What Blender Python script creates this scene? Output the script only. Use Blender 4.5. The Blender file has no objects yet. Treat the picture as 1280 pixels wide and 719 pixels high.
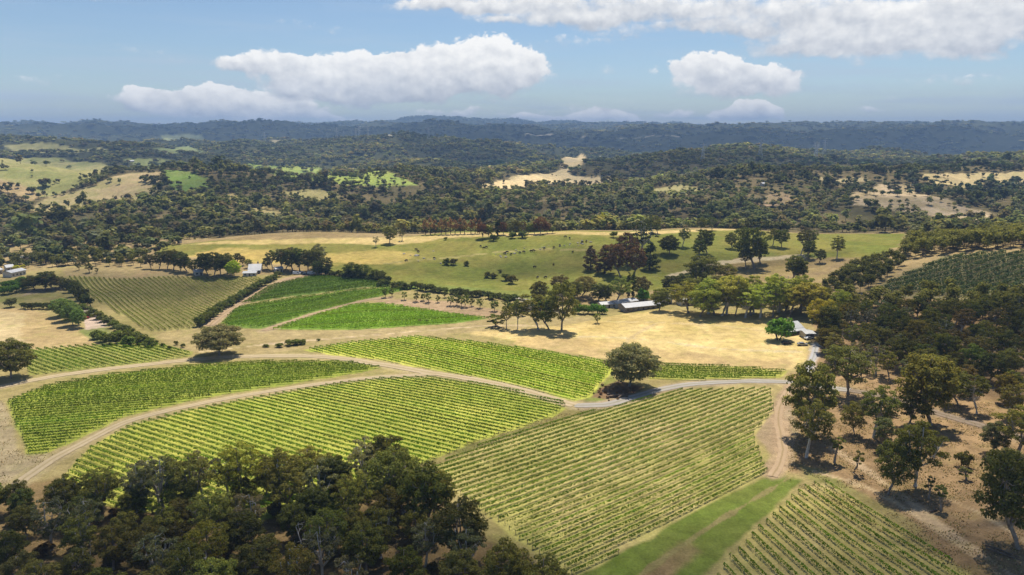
import bpy, math, random
import numpy as np

# ------------------------------------------------------------------ camera model
W0, H0, F0 = 1280.0, 719.0, 853.0
PITCH = math.radians(12.8)
HC = 95.0
CP, SP = math.cos(PITCH), math.sin(PITCH)
R = math.radians
rng = np.random.default_rng(7)
random.seed(7)

def slope_of(py):
    b = (H0 / 2 - py) / F0
    return (-SP + b * CP) / (CP + b * SP)

def u_of(px, py):
    b = (H0 / 2 - py) / F0
    return ((px - W0 / 2) / F0) / (CP + b * SP)

# ------------------------------------------------------------------ noise
def _hash(ix, iy, s):
    n = (ix.astype(np.int64) * 374761393 + iy.astype(np.int64) * 668265263 + s * 1442695041) & 0x7fffffff
    n = ((n ^ (n >> 13)) * 1274126177) & 0x7fffffff
    n = n ^ (n >> 16)
    return (n & 0xffff) / 65535.0

def vnoise(x, y, s=0):
    x = np.asarray(x, float); y = np.asarray(y, float)
    ix = np.floor(x); iy = np.floor(y)
    fx = x - ix; fy = y - iy
    fx = fx * fx * (3 - 2 * fx); fy = fy * fy * (3 - 2 * fy)
    a = _hash(ix, iy, s); b = _hash(ix + 1, iy, s); c = _hash(ix, iy + 1, s); d = _hash(ix + 1, iy + 1, s)
    return (a * (1 - fx) + b * fx) * (1 - fy) + (c * (1 - fx) + d * fx) * fy

def fbm(x, y, s=0, o=4):
    t = 0.0; a = 0.5; n = 0.0
    x = np.asarray(x, float); y = np.asarray(y, float)
    for i in range(o):
        t = t + a * vnoise(x, y, s + i * 17); n += a
        x, y = (x * 1.6 + y * 1.2) , (y * 1.6 - x * 1.2); a *= 0.5
    return t / n

def sstep(a, b, x):
    t = np.clip((x - a) / (b - a), 0, 1)
    return t * t * (3 - 2 * t)

# ------------------------------------------------------------------ terrain heights
TAB = {
 -1.3: [(50,6),(140,4),(270,-2),(420,-4),(540,-6),(700,-4),(900,10),(1050,24),(1200,40),(1400,66),(1600,60),(2000,66),(2500,80),(3500,100),(4500,125),(5500,135),(7000,140),(14000,150)],
 -0.8: [(50,6),(140,3),(270,-2),(420,-6),(540,-8),(700,-10),(850,-6),(960,2),(1080,16),(1200,34),(1330,54),(1420,60),(1560,40),(1750,10),(2000,15),(2400,60),(2750,84),(3100,70),(3700,30),(4400,80),(5100,130),(5600,138),(7000,140),(14000,150)],
 -0.55:[(50,6),(140,3),(220,0),(270,-2),(320,-4),(370,-5),(420,-6),(480,-6),(540,-5),(580,-2),(605,1),(650,-6),(750,-10),(880,-6),(1000,4),(1120,22),(1200,32),(1300,24),(1500,-15),(1750,-20),(2000,10),(2400,48),(2800,66),(3200,50),(3800,15),(4500,90),(5200,138),(5800,145),(7000,150),(14000,160)],
 -0.3: [(50,6),(140,2),(220,-1),(270,-3),(320,-4),(370,-5),(420,-6),(480,-6),(540,0),(590,6),(615,7),(660,0),(750,-12),(900,-8),(1050,3),(1200,13),(1330,25),(1450,10),(1650,-25),(1850,-25),(2100,10),(2500,56),(2900,84),(3200,80),(3700,20),(4400,30),(5000,100),(5600,138),(7000,160),(14000,180)],
  0.0: [(50,7),(100,4),(140,2),(180,0),(220,-1),(270,-3),(320,-4),(370,-5),(420,-6),(470,-4),(520,2),(570,9),(600,11),(640,7),(700,-10),(800,-16),(900,-10),(1050,-2),(1180,6),(1300,2),(1450,-8),(1600,4),(1800,20),(2000,14),(2200,10),(2500,40),(2800,66),(3100,78),(3500,40),(4100,10),(4700,60),(5400,112),(6200,135),(7500,165),(9000,190),(14000,220)],
  0.3: [(50,7),(140,2),(220,0),(270,-2),(320,-3),(370,-4),(420,-5),(470,-3),(530,2),(600,9),(620,10),(660,5),(750,-12),(850,-4),(950,8),(1080,20),(1200,16),(1400,-2),(1600,8),(1850,24),(2050,15),(2500,-40),(3200,-25),(3800,10),(4500,60),(5200,105),(6000,140),(7000,162),(9000,180),(14000,190)],
  0.55:[(50,8),(100,4),(140,4),(180,4),(220,4),(270,3),(320,4),(370,5),(420,5),(470,5),(530,8),(590,10),(650,0),(750,-6),(850,2),(950,12),(1080,22),(1300,22),(1700,22),(2200,-15),(2900,-60),(3500,-40),(4200,20),(4900,95),(5600,148),(6500,165),(8000,170),(14000,170)],
  0.8: [(50,10),(100,8),(140,10),(180,10),(220,9),(270,10),(320,14),(370,22),(410,27),(440,28),(500,20),(600,5),(750,0),(850,8),(950,18),(1080,28),(1200,34),(1400,28),(1750,28),(2300,-10),(3000,-50),(3600,-20),(4300,50),(5000,120),(5600,155),(6500,165),(8000,170),(14000,170)],
  1.3: [(50,12),(100,12),(140,15),(180,16),(220,16),(270,18),(320,22),(370,28),(440,34),(500,30),(600,15),(750,8),(950,24),(1200,40),(1800,35),(2500,50),(3200,90),(4000,130),(5000,155),(8000,165),(14000,165)],
}
LD0, LD1, NLD = math.log(40.0), math.log(14500.0), 420
UU0, UU1, NU = -1.45, 1.45, 146
_ld = np.linspace(LD0, LD1, NLD)
_cols = sorted(TAB)
_raw = np.stack([np.interp(np.exp(_ld), [p[0] for p in TAB[c]], [p[1] for p in TAB[c]]) for c in _cols], 1)
_us = np.linspace(UU0, UU1, NU)
_g = np.stack([np.interp(_us, _cols, r) for r in _raw], 0)
def _blur(a, s, ax):
    k = np.exp(-0.5 * (np.arange(-int(3 * s), int(3 * s) + 1) / s) ** 2); k /= k.sum(); n = len(k) // 2
    pad = [(0, 0), (0, 0)]; pad[ax] = (n, n)
    return np.apply_along_axis(lambda v: np.convolve(v, k, 'valid'), ax, np.pad(a, pad, mode='edge'))
GRID = _blur(_blur(_g, 2.2, 0), 4.5, 1)

# rounded hills and the folds between them: x, y, half sizes, height
HILLS = [(-480, 2950, 620, 480, 34), (330, 2500, 260, 340, -40), (-1330, 2650, 330, 500, -40), (-1500, 2150, 420, 330, 34), (700, 2250, 200, 230, 62), (1000, 2500, 230, 250, 66), (520, 1850, 230, 200, 22),
         (0, 3900, 2600, 420, -62), (-2300, 3700, 900, 450, -50), (1500, 1500, 300, 160, 22), (-720, 1500, 260, 200, -22), (1900, 4300, 500, 420, 52), (3000, 4600, 600, 450, 46), (820, 4300, 420, 360, 40),
         (-300, 820, 90, 70, 9), (220, 900, 120, 70, 12), (520, 880, 110, 70, 10), (-560, 880, 120, 80, 9)]

def hgt(x, y):
    x = np.asarray(x, float); y = np.asarray(y, float)
    d = np.maximum(y, 41.0)
    fi = np.clip((np.log(d) - LD0) / (LD1 - LD0) * (NLD - 1), 0, NLD - 1.001)
    fj = np.clip((x / d - UU0) / (UU1 - UU0) * (NU - 1), 0, NU - 1.001)
    i = fi.astype(int); j = fj.astype(int); a = fi - i; b = fj - j
    z = (GRID[i, j] * (1 - a) + GRID[i + 1, j] * a) * (1 - b) + (GRID[i, j + 1] * (1 - a) + GRID[i + 1, j + 1] * a) * b
    amp = sstep(640, 1100, d)
    z = z + amp * (fbm(x / 190, y / 190, 3, 4) - .5) * 46
    amp2 = sstep(1300, 3000, d)
    z = z + amp2 * ((fbm(x / 620, y / 620, 5, 5) - .5) * 190 - 6 + np.abs(fbm(x / 420, y / 420, 9, 3) - .5) * -110 + 9)
    far = sstep(4200, 6000, d)
    z = z + far * (fbm(x / 1100, y / 2200, 11, 3) - .5) * 60
    for hx, hy, rx, ry, hh in HILLS:
        z = z + hh * np.exp(-((x - hx) / rx) ** 2 - ((y - hy) / ry) ** 2)
    z = z + 70 * np.exp(-((x + 1000) / 800) ** 2 - ((y - 10200) / 1400) ** 2) + 60 * np.exp(-((x + 500) / 1700) ** 2 - ((y - 10600) / 1300) ** 2)
    z = z + sstep(250, 420, d) * (1 - sstep(600, 800, d)) * (fbm(x / 95, y / 95, 23, 2) - .5) * 10
    z = z + (fbm(x / 45, y / 45, 21, 2) - .5) * 0.8
    return z

_ds = np.exp(np.linspace(math.log(45.0), math.log(14000.0), 3000))
def G(px, py, dmin=45.0):
    """the ground point a pixel of the photograph looks at: (x, y, z)"""
    u = u_of(px, py); s = slope_of(py)
    f = HC + _ds * s - hgt(_ds * u, _ds)
    k = np.nonzero((f < 0) & (_ds > dmin))[0]
    if len(k) == 0: k = [len(_ds) - 1]
    k = max(k[0], 1)
    t = f[k - 1] / (f[k - 1] - f[k] + 1e-9); t = min(max(t, 0), 1)
    d = _ds[k - 1] + t * (_ds[k] - _ds[k - 1])
    return np.array([d * u, d, float(hgt(d * u, d))])

def P(x, y, z):
    """pixel of a world point"""
    dep = y * CP - (z - HC) * SP
    return W0 / 2 + F0 * x / dep, H0 / 2 - F0 * (y * SP + (z - HC) * CP) / dep

def poly_w(pts, dmin=45.0):
    w = np.array([G(a, b, dmin)[:2] for a, b in pts])
    if dmin in (430, 470):          # the meadow ends at its ridge
        f = np.minimum(1, 632 / w[:, 1]); w = w * f[:, None]
    return w

def h_from(px, py, top):
    """metres of a vertical thing standing at pixel (px, py) that reaches up to pixel row `top`"""
    p = G(px, py); s = slope_of(top)
    return HC + p[1] * s - p[2]

def mpp(p):
    """metres in one photograph pixel at a world point"""
    return (p[1] * CP - (p[2] - HC) * SP) / F0

def inside(poly, x, y):
    c = np.zeros(x.shape, bool); n = len(poly); j = n - 1
    for i in range(n):
        xi, yi = poly[i]; xj, yj = poly[j]
        if yi != yj:
            c ^= ((yi > y) != (yj > y)) & (x < (xj - xi) * (y - yi) / (yj - yi) + xi)
        j = i
    return c

def edge_dist(poly, x, y):
    m = np.full(x.shape, 1e18); n = len(poly)
    for i in range(n):
        ax, ay = poly[i]; bx, by = poly[(i + 1) % n]
        ex, ey = bx - ax, by - ay; L = ex * ex + ey * ey + 1e-12
        t = np.clip(((x - ax) * ex + (y - ay) * ey) / L, 0, 1)
        m = np.minimum(m, (ax + t * ex - x) ** 2 + (ay + t * ey - y) ** 2)
    return np.sqrt(m)

# ------------------------------------------------------------------ blender helpers
sc = bpy.context.scene
COL = sc.collection

def mesh_np(name, v, f, smooth=False, mat=None, cols=None, matidx=None):
    v = np.asarray(v, np.float32); f = np.asarray(f, np.int32)
    me = bpy.data.meshes.new(name)
    me.vertices.add(len(v)); me.vertices.foreach_set('co', v.ravel())
    n = f.shape[1]
    me.loops.add(f.size); me.loops.foreach_set('vertex_index', f.ravel())
    me.polygons.add(len(f)); me.polygons.foreach_set('loop_start', np.arange(len(f), dtype=np.int32) * n)
    if smooth: me.polygons.foreach_set('use_smooth', np.ones(len(f), bool))
    if mat is not None:
        for m in (mat if isinstance(mat, (list, tuple)) else [mat]): me.materials.append(m)
    if matidx is not None: me.polygons.foreach_set('material_index', np.asarray(matidx, np.int32))
    if cols is not None:
        at = me.color_attributes.new('tint', 'FLOAT_COLOR', 'POINT')
        c = np.ones((len(v), 4), np.float32); c[:, :3] = cols
        at.data.foreach_set('color', c.ravel())
    me.update(calc_edges=True)
    return me

def link(name, data, parent=None, loc=(0, 0, 0), rz=0.0, s=1.0, color=None):
    o = bpy.data.objects.new(name, data); COL.objects.link(o)
    o.location = [float(q) for q in loc]; o.rotation_euler = (0, 0, float(rz))
    o.scale = (s, s, s) if not isinstance(s, (tuple, list)) else tuple(float(q) for q in s)
    if parent is not None: o.parent = parent
    if color is not None: o.color = (*[float(q) for q in color], 1)
    return o

def tag(o, label, cat, group=None, kind=None):
    o['label'] = label; o['category'] = cat
    if group: o['group'] = group
    if kind: o['kind'] = kind
    return o

def structure(o, label=None, cat=None):
    o['kind'] = 'structure'
    if label: o['label'] = label
    if cat: o['category'] = cat
    return o

class MB:
    """collects polygons of any size into one mesh"""
    def __init__(s): s.v = []; s.f = []
    def add(s, v, f):
        o = len(s.v); s.v += [tuple(float(c) for c in q) for q in v]; s.f += [tuple(i + o for i in q) for q in f]
    def box(s, x0, x1, y0, y1, z0, z1):
        s.add([(x0,y0,z0),(x1,y0,z0),(x1,y1,z0),(x0,y1,z0),(x0,y0,z1),(x1,y0,z1),(x1,y1,z1),(x0,y1,z1)],
              [(3,2,1,0),(4,5,6,7),(0,1,5,4),(1,2,6,5),(2,3,7,6),(3,0,4,7)])
    def bar(s, a, b, r, n=4, r2=None):
        v, f = tube([np.array(a, float), np.array(b, float)], [r, r if r2 is None else r2], n)
        s.add(v, f)
    def build(s, name, mat, smooth=False):
        me = bpy.data.meshes.new(name); me.from_pydata(s.v, [], s.f); me.materials.append(mat)
        if smooth: me.polygons.foreach_set('use_smooth', np.ones(len(me.polygons), bool))
        me.update(); return me

def tube(pts, rad, n=6):
    pts = [np.asarray(p, float) for p in pts]; V = []; Fq = []
    for i, p in enumerate(pts):
        t = pts[min(i + 1, len(pts) - 1)] - pts[max(i - 1, 0)]; t = t / (np.linalg.norm(t) + 1e-9)
        a = np.cross(t, [0, 0, 1.0]) if abs(t[2]) < .95 else np.cross(t, [1.0, 0, 0]); a /= np.linalg.norm(a); b = np.cross(t, a)
        for k in range(n):
            w = 2 * math.pi * k / n
            V.append(p + rad[i] * (math.cos(w) * a + math.sin(w) * b))
    for i in range(len(pts) - 1):
        for k in range(n):
            q = (k + 1) % n
            Fq.append((i * n + k, i * n + q, (i + 1) * n + q, (i + 1) * n + k))
    return V, Fq

def cards(c, nrm, size, g, asp=1.0):
    """leaf-sized quads: centres c, facing nrm"""
    n = len(c); nrm = nrm / (np.linalg.norm(nrm, axis=1, keepdims=True) + 1e-9)
    r = g.normal(size=(n, 3)); a = np.cross(nrm, r); a /= (np.linalg.norm(a, axis=1, keepdims=True) + 1e-9)
    b = np.cross(nrm, a); s = np.broadcast_to(np.asarray(size, float), (n,))[:, None] * .5
    q = g.uniform(.7, 1.3, size=(4, n, 1))
    v = np.stack([c + (-a) * s * q[0], c + (-b) * s * asp * q[1], c + a * s * q[2], c + b * s * asp * q[3]], 1).reshape(-1, 3)
    f = np.arange(4 * n).reshape(n, 4)
    return v, f

# ------------------------------------------------------------------ materials
def new_mat(name):
    m = bpy.data.materials.new(name); m.use_nodes = True
    nt = m.node_tree; nt.nodes.clear()
    out = nt.nodes.new('ShaderNodeOutputMaterial')
    return m, nt, out

class N:
    def __init__(s, nt): s.nt = nt
    def n(s, t, **k):
        q = s.nt.nodes.new(t)
        for a, b in k.items(): setattr(q, a, b)
        return q
    def set(s, sock, v):
        if hasattr(v, 'is_output') or isinstance(v, bpy.types.NodeSocket): s.nt.links.new(v, sock)
        else: sock.default_value = v
    def m(s, op, a, b=0.0, c=None, clamp=False):
        q = s.n('ShaderNodeMath', operation=op); q.use_clamp = clamp
        s.set(q.inputs[0], a); s.set(q.inputs[1], b)
        if c is not None: s.set(q.inputs[2], c)
        return q.outputs[0]
    def noise(s, vec, scale, detail=3, rough=.55, dim='3D', out='Fac'):
        q = s.n('ShaderNodeTexNoise', noise_dimensions=dim); s.set(q.inputs['Vector'], vec)
        q.inputs['Scale'].default_value = scale; q.inputs['Detail'].default_value = detail; q.inputs['Roughness'].default_value = rough
        return q.outputs[out]
    def mapr(s, v, a, b, c, d, clamp=True, smooth=False):
        q = s.n('ShaderNodeMapRange'); q.clamp = clamp
        if smooth: q.interpolation_type = 'SMOOTHSTEP'
        s.set(q.inputs[0], v)
        for i, w in enumerate((a, b, c, d)): s.set(q.inputs[i + 1], w)
        return q.outputs[0]
    def mul(s, col, fac):
        q = s.n('ShaderNodeVectorMath', operation='SCALE'); s.set(q.inputs[0], col); s.set(q.inputs['Scale'], fac)
        return q.outputs[0]
    def mix(s, f, a, b, blend='MIX'):
        q = s.n('ShaderNodeMix', data_type='RGBA', blend_type=blend)
        s.set(q.inputs[0], f); s.set(q.inputs[6], a if not isinstance(a, tuple) else (*a, 1)); s.set(q.inputs[7], b if not isinstance(b, tuple) else (*b, 1))
        return q.outputs[2]

def leaf_mat(name, col=None, attr=False, var=.45, transl=.25, warm=.5):
    m, nt, out = new_mat(name); k = N(nt)
    if attr:
        a = k.n('ShaderNodeAttribute', attribute_name='tint'); base = a.outputs['Color']
    elif col is None:
        oi = k.n('ShaderNodeObjectInfo'); base = oi.outputs['Color']
    else:
        rgb = k.n('ShaderNodeRGB'); rgb.outputs[0].default_value = (*col, 1); base = rgb.outputs[0]
    geo = k.n('ShaderNodeNewGeometry')
    r = geo.outputs['Random Per Island']
    f = k.mapr(r, 0, 1, 1 - var, 1 + var)
    c = k.mul(base, f)
    r2 = k.m('FRACT', k.m('MULTIPLY', r, 37.0))
    c = k.mix(k.mapr(r2, .55, 1, 0, warm), c, k.mix(1.0, c, (1.5, 1.15, .7), 'MULTIPLY'))
    d = k.n('ShaderNodeBsdfDiffuse'); k.set(d.inputs[0], c)
    t = k.n('ShaderNodeBsdfTranslucent'); k.set(t.inputs[0], k.mix(1.0, c, (1.3, 1.35, .6), 'MULTIPLY'))
    ms = k.n('ShaderNodeMixShader'); ms.inputs[0].default_value = transl
    nt.links.new(d.outputs[0], ms.inputs[1]); nt.links.new(t.outputs[0], ms.inputs[2])
    nt.links.new(ms.outputs[0], out.inputs[0])
    return m

def surf_mat(name, c1, c2, scale=1.0, rough=.85, bump=0.0, spec=.2, metal=0.0, detail=5):
    m, nt, out = new_mat(name); k = N(nt)
    tc = k.n('ShaderNodeTexCoord')
    nz = k.noise(tc.outputs['Object'], scale, detail, .65)
    b = k.n('ShaderNodeBsdfPrincipled')
    k.set(b.inputs['Base Color'], k.mix(k.mapr(nz, .3, .7, 0, 1), c1, c2))
    b.inputs['Roughness'].default_value = rough; b.inputs['Metallic'].default_value = metal
    b.inputs['Specular IOR Level'].default_value = spec
    if bump:
        bp = k.n('ShaderNodeBump'); bp.inputs['Strength'].default_value = bump; bp.inputs['Distance'].default_value = .1
        k.set(bp.inputs['Height'], nz); nt.links.new(bp.outputs[0], b.inputs['Normal'])
    nt.links.new(b.outputs[0], out.inputs[0])
    return m

M_LEAF = leaf_mat('foliage_leaf', transl=.4)
M_VINE = leaf_mat('vine_leaf', var=.35, transl=.45, warm=.3)
M_WOOD = leaf_mat('woodland_leaf', attr=True, var=.3, transl=.3)
M_BARK = surf_mat('gum_bark', (.36, .32, .27), (.16, .12, .09), 1.6, .9, .4)
M_PALE = surf_mat('pale_bark', (.62, .58, .52), (.36, .32, .28), 1.8, .85, .3)
M_DARK = surf_mat('dark_bark', (.11, .08, .06), (.05, .04, .03), 2.0, .95, .5)
M_POST = surf_mat('grey_post', (.22, .19, .16), (.12, .10, .08), 3.0, .9)
M_ROOF = surf_mat('pale_roof', (.46, .47, .49), (.34, .36, .39), .25, .45, 0, .4)
M_ROOFB = surf_mat('grey_roof', (.40, .42, .46), (.32, .34, .38), .3, .5, 0, .4)
M_WALL = surf_mat('cream_wall', (.55, .50, .42), (.46, .42, .36), .6, .9)
M_STONE = surf_mat('stone_wall', (.30, .26, .21), (.20, .17, .14), 1.5, .95, .3)
M_GLASS = surf_mat('window_glass', (.03, .04, .05), (.05, .06, .08), 1, .12, 0, .6)
M_RED = surf_mat('red_paint', (.42, .06, .05), (.30, .04, .04), 1, .4, 0, .5)
M_CARD = surf_mat('dark_car_paint', (.035, .04, .05), (.02, .024, .03), 1, .25, 0, .6)
M_CARW = surf_mat('white_car_paint', (.78, .79, .80), (.70, .71, .72), 1, .3, 0, .5)
M_CARS = surf_mat('silver_car_paint', (.32, .33, .36), (.27, .28, .30), 1, .3, .0, .5, .4)
M_TYRE = surf_mat('tyre_rubber', (.02, .02, .02), (.03, .03, .03), 2, .9)
M_STEEL = surf_mat('pylon_steel', (.55, .57, .6), (.45, .47, .5), .2, .5, 0, .4)
M_ROCK = surf_mat('boulder_rock', (.36, .34, .31), (.22, .20, .18), 1.2, .95, .5)
M_HIDE = surf_mat('dark_hide', (.05, .035, .028), (.03, .022, .02), 2, .9)
M_LOG = surf_mat('weathered_log', (.20, .15, .11), (.10, .075, .055), 1.5, .95, .5)

# ------------------------------------------------------------------ what grows where (photograph pixels -> world polygons)
# name, colour (linear albedo), second colour, feather m, polygon, nearest distance
STRAW = (.36, .26, .13); STRAW2 = (.27, .20, .10)
ZONES = [
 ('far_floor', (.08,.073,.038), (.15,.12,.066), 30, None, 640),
 # far paddocks
 ((.30,.27,.12),(.21,.22,.08), 8, [(-60,196),(30,197),(75,197),(130,204),(150,212),(128,222),(100,232),(58,246),(30,248),(-60,232)], 800),
 ((.36,.27,.15),(.26,.20,.10), 6, [(-60,226),(0,224),(30,232),(55,242),(40,252),(0,246),(-60,250)], 700),
 ((.36,.28,.16),(.27,.24,.11), 7, [(14,263),(60,246),(120,232),(165,216),(205,214),(200,232),(192,244),(168,252),(130,258),(95,262),(60,266)], 700),
 ((.15,.22,.055),(.19,.22,.07), 6, [(204,213),(232,214),(258,223),(262,236),(232,240),(212,240)], 700),
 ((.30,.34,.09),(.20,.26,.07), 9, [(308,205),(345,207),(400,210),(450,213),(495,220),(520,232),(480,234),(430,231),(385,226),(345,220),(318,213)], 800),
 ((.62,.48,.27),(.52,.42,.24), 10, [(598,233),(640,222),(668,218),(690,216),(700,212),(704,204),(690,201),(725,192),(734,197),(728,206),(712,212),(712,218),(757,221),(775,222),(752,229),(700,230),(660,233),(630,237)], 900),
 ((.46,.36,.24),(.30,.24,.14), 8, [(1060,243),(1100,231),(1135,231),(1150,243),(1195,256),(1240,266),(1230,278),(1190,274),(1150,266),(1110,262),(1070,256)], 700),
 ((.46,.36,.20),(.40,.33,.17), 10, [(1150,221),(1180,217),(1230,215),(1340,208),(1340,226),(1240,229),(1200,234),(1172,231)], 900),
 ((.34,.24,.17),(.22,.17,.10), 6, [(945,250),(975,240),(990,246),(985,256),(955,258)], 700),
 ((.40,.33,.2),(.34,.28,.16), 8, [(1025,222),(1075,221),(1085,226),(1030,227)], 900),
 ((.42,.37,.28),(.36,.32,.24), 8, [(655,168),(690,167),(692,168.6),(656,169.5)], 2500),
 ((.42,.37,.28),(.36,.32,.24), 8, [(725,170.5),(850,171),(850,172),(725,171.6)], 2500),
 ((.26,.28,.14),(.22,.24,.1), 20, [(200,169),(235,166),(255,172),(230,178),(205,176)], 1500),
 ((.22,.26,.11),(.18,.2,.09), 20, [(195,186),(225,182),(255,190),(215,194)], 1200),
 ((.5,.47,.42),(.45,.42,.36), 8, [(445,170.5),(490,170.5),(488,172),(446,172)], 2500),
 ((.36,.3,.2),(.3,.26,.16), 15, [(330,178),(352,175),(340,181)], 1800),
 ((.30,.26,.12),(.20,.19,.075), 9, [(355,240),(400,236),(425,244),(410,252),(370,250)], 700),
 ((.34,.27,.14),(.24,.20,.09), 9, [(262,246),(292,242),(304,252),(288,262),(268,258)], 700),
 ((.30,.25,.12),(.20,.17,.08), 9, [(305,262),(335,258),(350,268),(322,274)], 700),
 ((.24,.26,.10),(.18,.20,.07), 10, [(150,200),(200,198),(240,204),(225,211),(175,208)], 900),
 ((.30,.28,.13),(.22,.21,.09), 10, [(0,182),(70,180),(140,186),(90,192),(20,190)], 1500),
 ((.30,.27,.13),(.22,.20,.09), 8, [(800,236),(850,230),(880,236),(850,244)], 700),
 # base of the near country
 ((.30,.245,.112),(.235,.20,.082), 10, [(-300,800),(-300,346),(0,344),(90,332),(190,338),(250,345),(400,345),(620,372),(700,380),(880,375),(1000,380),(1120,372),(1180,338),(1560,300),(1560,800)], 40),
 ((.275,.188,.102),(.20,.138,.075), 5, [(985,590),(985,500),(990,470),(1012,440),(1020,380),(1110,372),(1180,372),(1560,360),(1560,800),(1200,800),(1150,680),(1040,600)], 40),
 # meadow hill
 ((.145,.162,.038),(.205,.185,.052), 5, [(186,309),(250,303),(330,300),(470,298),(640,290),(800,289),(1000,284),(1135,289),(1125,308),(1085,330),(1060,350),(1005,366),(880,366),(700,368),(600,366),(480,352),(430,345),(380,332),(300,326),(200,318)], 430),
 ((.48,.37,.17),(.40,.31,.13), 4, [(215,307),(330,300),(470,297),(560,292),(690,290),(820,289),(960,285),(1060,287),(1060,290),(960,289),(820,293),(690,294),(560,298),(470,306),(400,304),(300,305)], 470),
 ((.42,.31,.10),(.34,.27,.09), 7, [(225,321),(270,311),(330,312),(400,318),(480,312),(520,316),(500,330),(450,332),(400,330),(300,330)], 430),
 ((.14,.17,.05),(.18,.19,.05), 5, [(480,352),(560,358),(620,362),(690,362),(690,378),(620,372),(560,366),(480,358)], 400),
 ((.22,.165,.09),(.26,.2,.09), 5, [(880,335),(930,322),(1010,322),(1080,322),(1050,352),(1000,366),(900,366)], 430),
 ((.50,.42,.28),(.44,.36,.22), 2, [(830,345),(860,338),(880,330),(905,326),(940,322),(1005,318),(1008,322),(940,327),(905,331),(880,335),(862,342),(834,349)], 430),
 # left paddocks
 ((.36,.27,.135),(.29,.22,.11), 3, [(-60,384),(40,386),(75,400),(108,412),(132,432),(40,438),(-60,436)], 200),
 ((.44,.35,.20),(.38,.30,.16), 3, [(-60,388),(30,390),(26,410),(36,432),(-60,432)], 200),
 ((.20,.19,.07),(.26,.21,.10), 3, [(-60,366),(60,360),(130,364),(120,380),(60,386),(-60,384)], 300),
 ((.30,.22,.12),(.25,.20,.10), 3, [(78,336),(150,334),(210,336),(250,345),(200,346),(84,346)], 400),
 ((.16,.18,.06),(.20,.20,.08), 2, [(100,412),(130,410),(150,420),(132,434),(112,424)], 200),
 ((.42,.33,.27),(.38,.30,.24), 1.2, [(101,395),(118,391),(139,408),(108,412)], 300),
 ((.30,.24,.17),(.26,.21,.14), 2, [(28,370),(42,362),(78,358),(80,362),(46,366)], 300),
 # straw strip below the far plots
 ((.34,.27,.14),(.28,.225,.105), 3, [(190,417),(255,408),(280,412),(440,413),(560,405),(610,398),(640,392),(700,398),(820,390),(830,420),(620,414),(520,420),(380,437),(300,444),(240,440),(215,430)], 200),
 ((.33,.24,.15),(.28,.20,.12), 2, [(465,376),(520,374),(560,376),(640,390),(612,398),(540,389),(480,380)], 200),
 # golden paddock
 ((.54,.42,.195),(.40,.305,.12), 3.5, [(590,416),(700,408),(770,394),(830,388),(960,394),(1000,404),(1012,430),(1006,452),(992,464),(900,455),(765,450),(640,428)], 200),
 ((.40,.30,.15),(.46,.34,.15), 4, [(640,424),(700,418),(800,432),(900,444),(990,452),(990,464),(900,456),(770,450),(640,430)], 200),
 # grass by the gravel road and between blocks
 ((.125,.14,.04),(.20,.17,.07), 2, [(505,590),(560,560),(640,530),(715,512),(760,508),(800,500),(770,511),(715,524),(640,548),(535,586),(520,600)], 100),
 ((.16,.20,.05),(.20,.20,.06), 1.5, [(728,503),(745,485),(765,470),(790,497),(760,504)], 150),
 ((.20,.13,.075),(.15,.10,.06), 2, [(740,496),(752,482),(775,476),(800,484),(790,495),(762,502)], 150),
 ((.095,.14,.024),(.125,.15,.034), 1.5, [(690,760),(716,722),(800,675),(880,632),(965,593),(1005,600),(960,640),(925,672),(880,719),(850,780)], 80),
 ((.22,.15,.08),(.17,.14,.06), 2.5, [(800,719),(830,690),(865,672),(880,690),(850,719),(820,760)], 80),
 ((.30,.23,.15),(.24,.18,.11), 1.5, [(955,520),(985,505),(1000,535),(992,580),(965,600),(950,585),(962,570),(945,545)], 120),
 ((.18,.18,.06),(.22,.18,.08), 2, [(995,580),(1030,588),(1075,615),(1160,665),(1140,672),(1060,618),(1010,600)], 100),
 ((.17,.155,.075),(.22,.18,.10), 3, [(1085,368),(1132,341),(1180,320),(1300,316),(1400,312),(1400,380),(1270,380),(1130,374)], 200),
 # woodland floor, lower left
 ((.22,.155,.075),(.13,.095,.048), 5, [(-300,620),(0,602),(60,600),(200,602),(300,610),(400,598),(480,580),(535,590),(580,640),(600,670),(680,705),(700,800),(-300,900)], 40),
 ((.32,.26,.16),(.27,.22,.13), 2, [(-100,500),(5,500),(30,568),(70,566),(60,590),(20,606),(-100,606)], 100),
]
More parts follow.
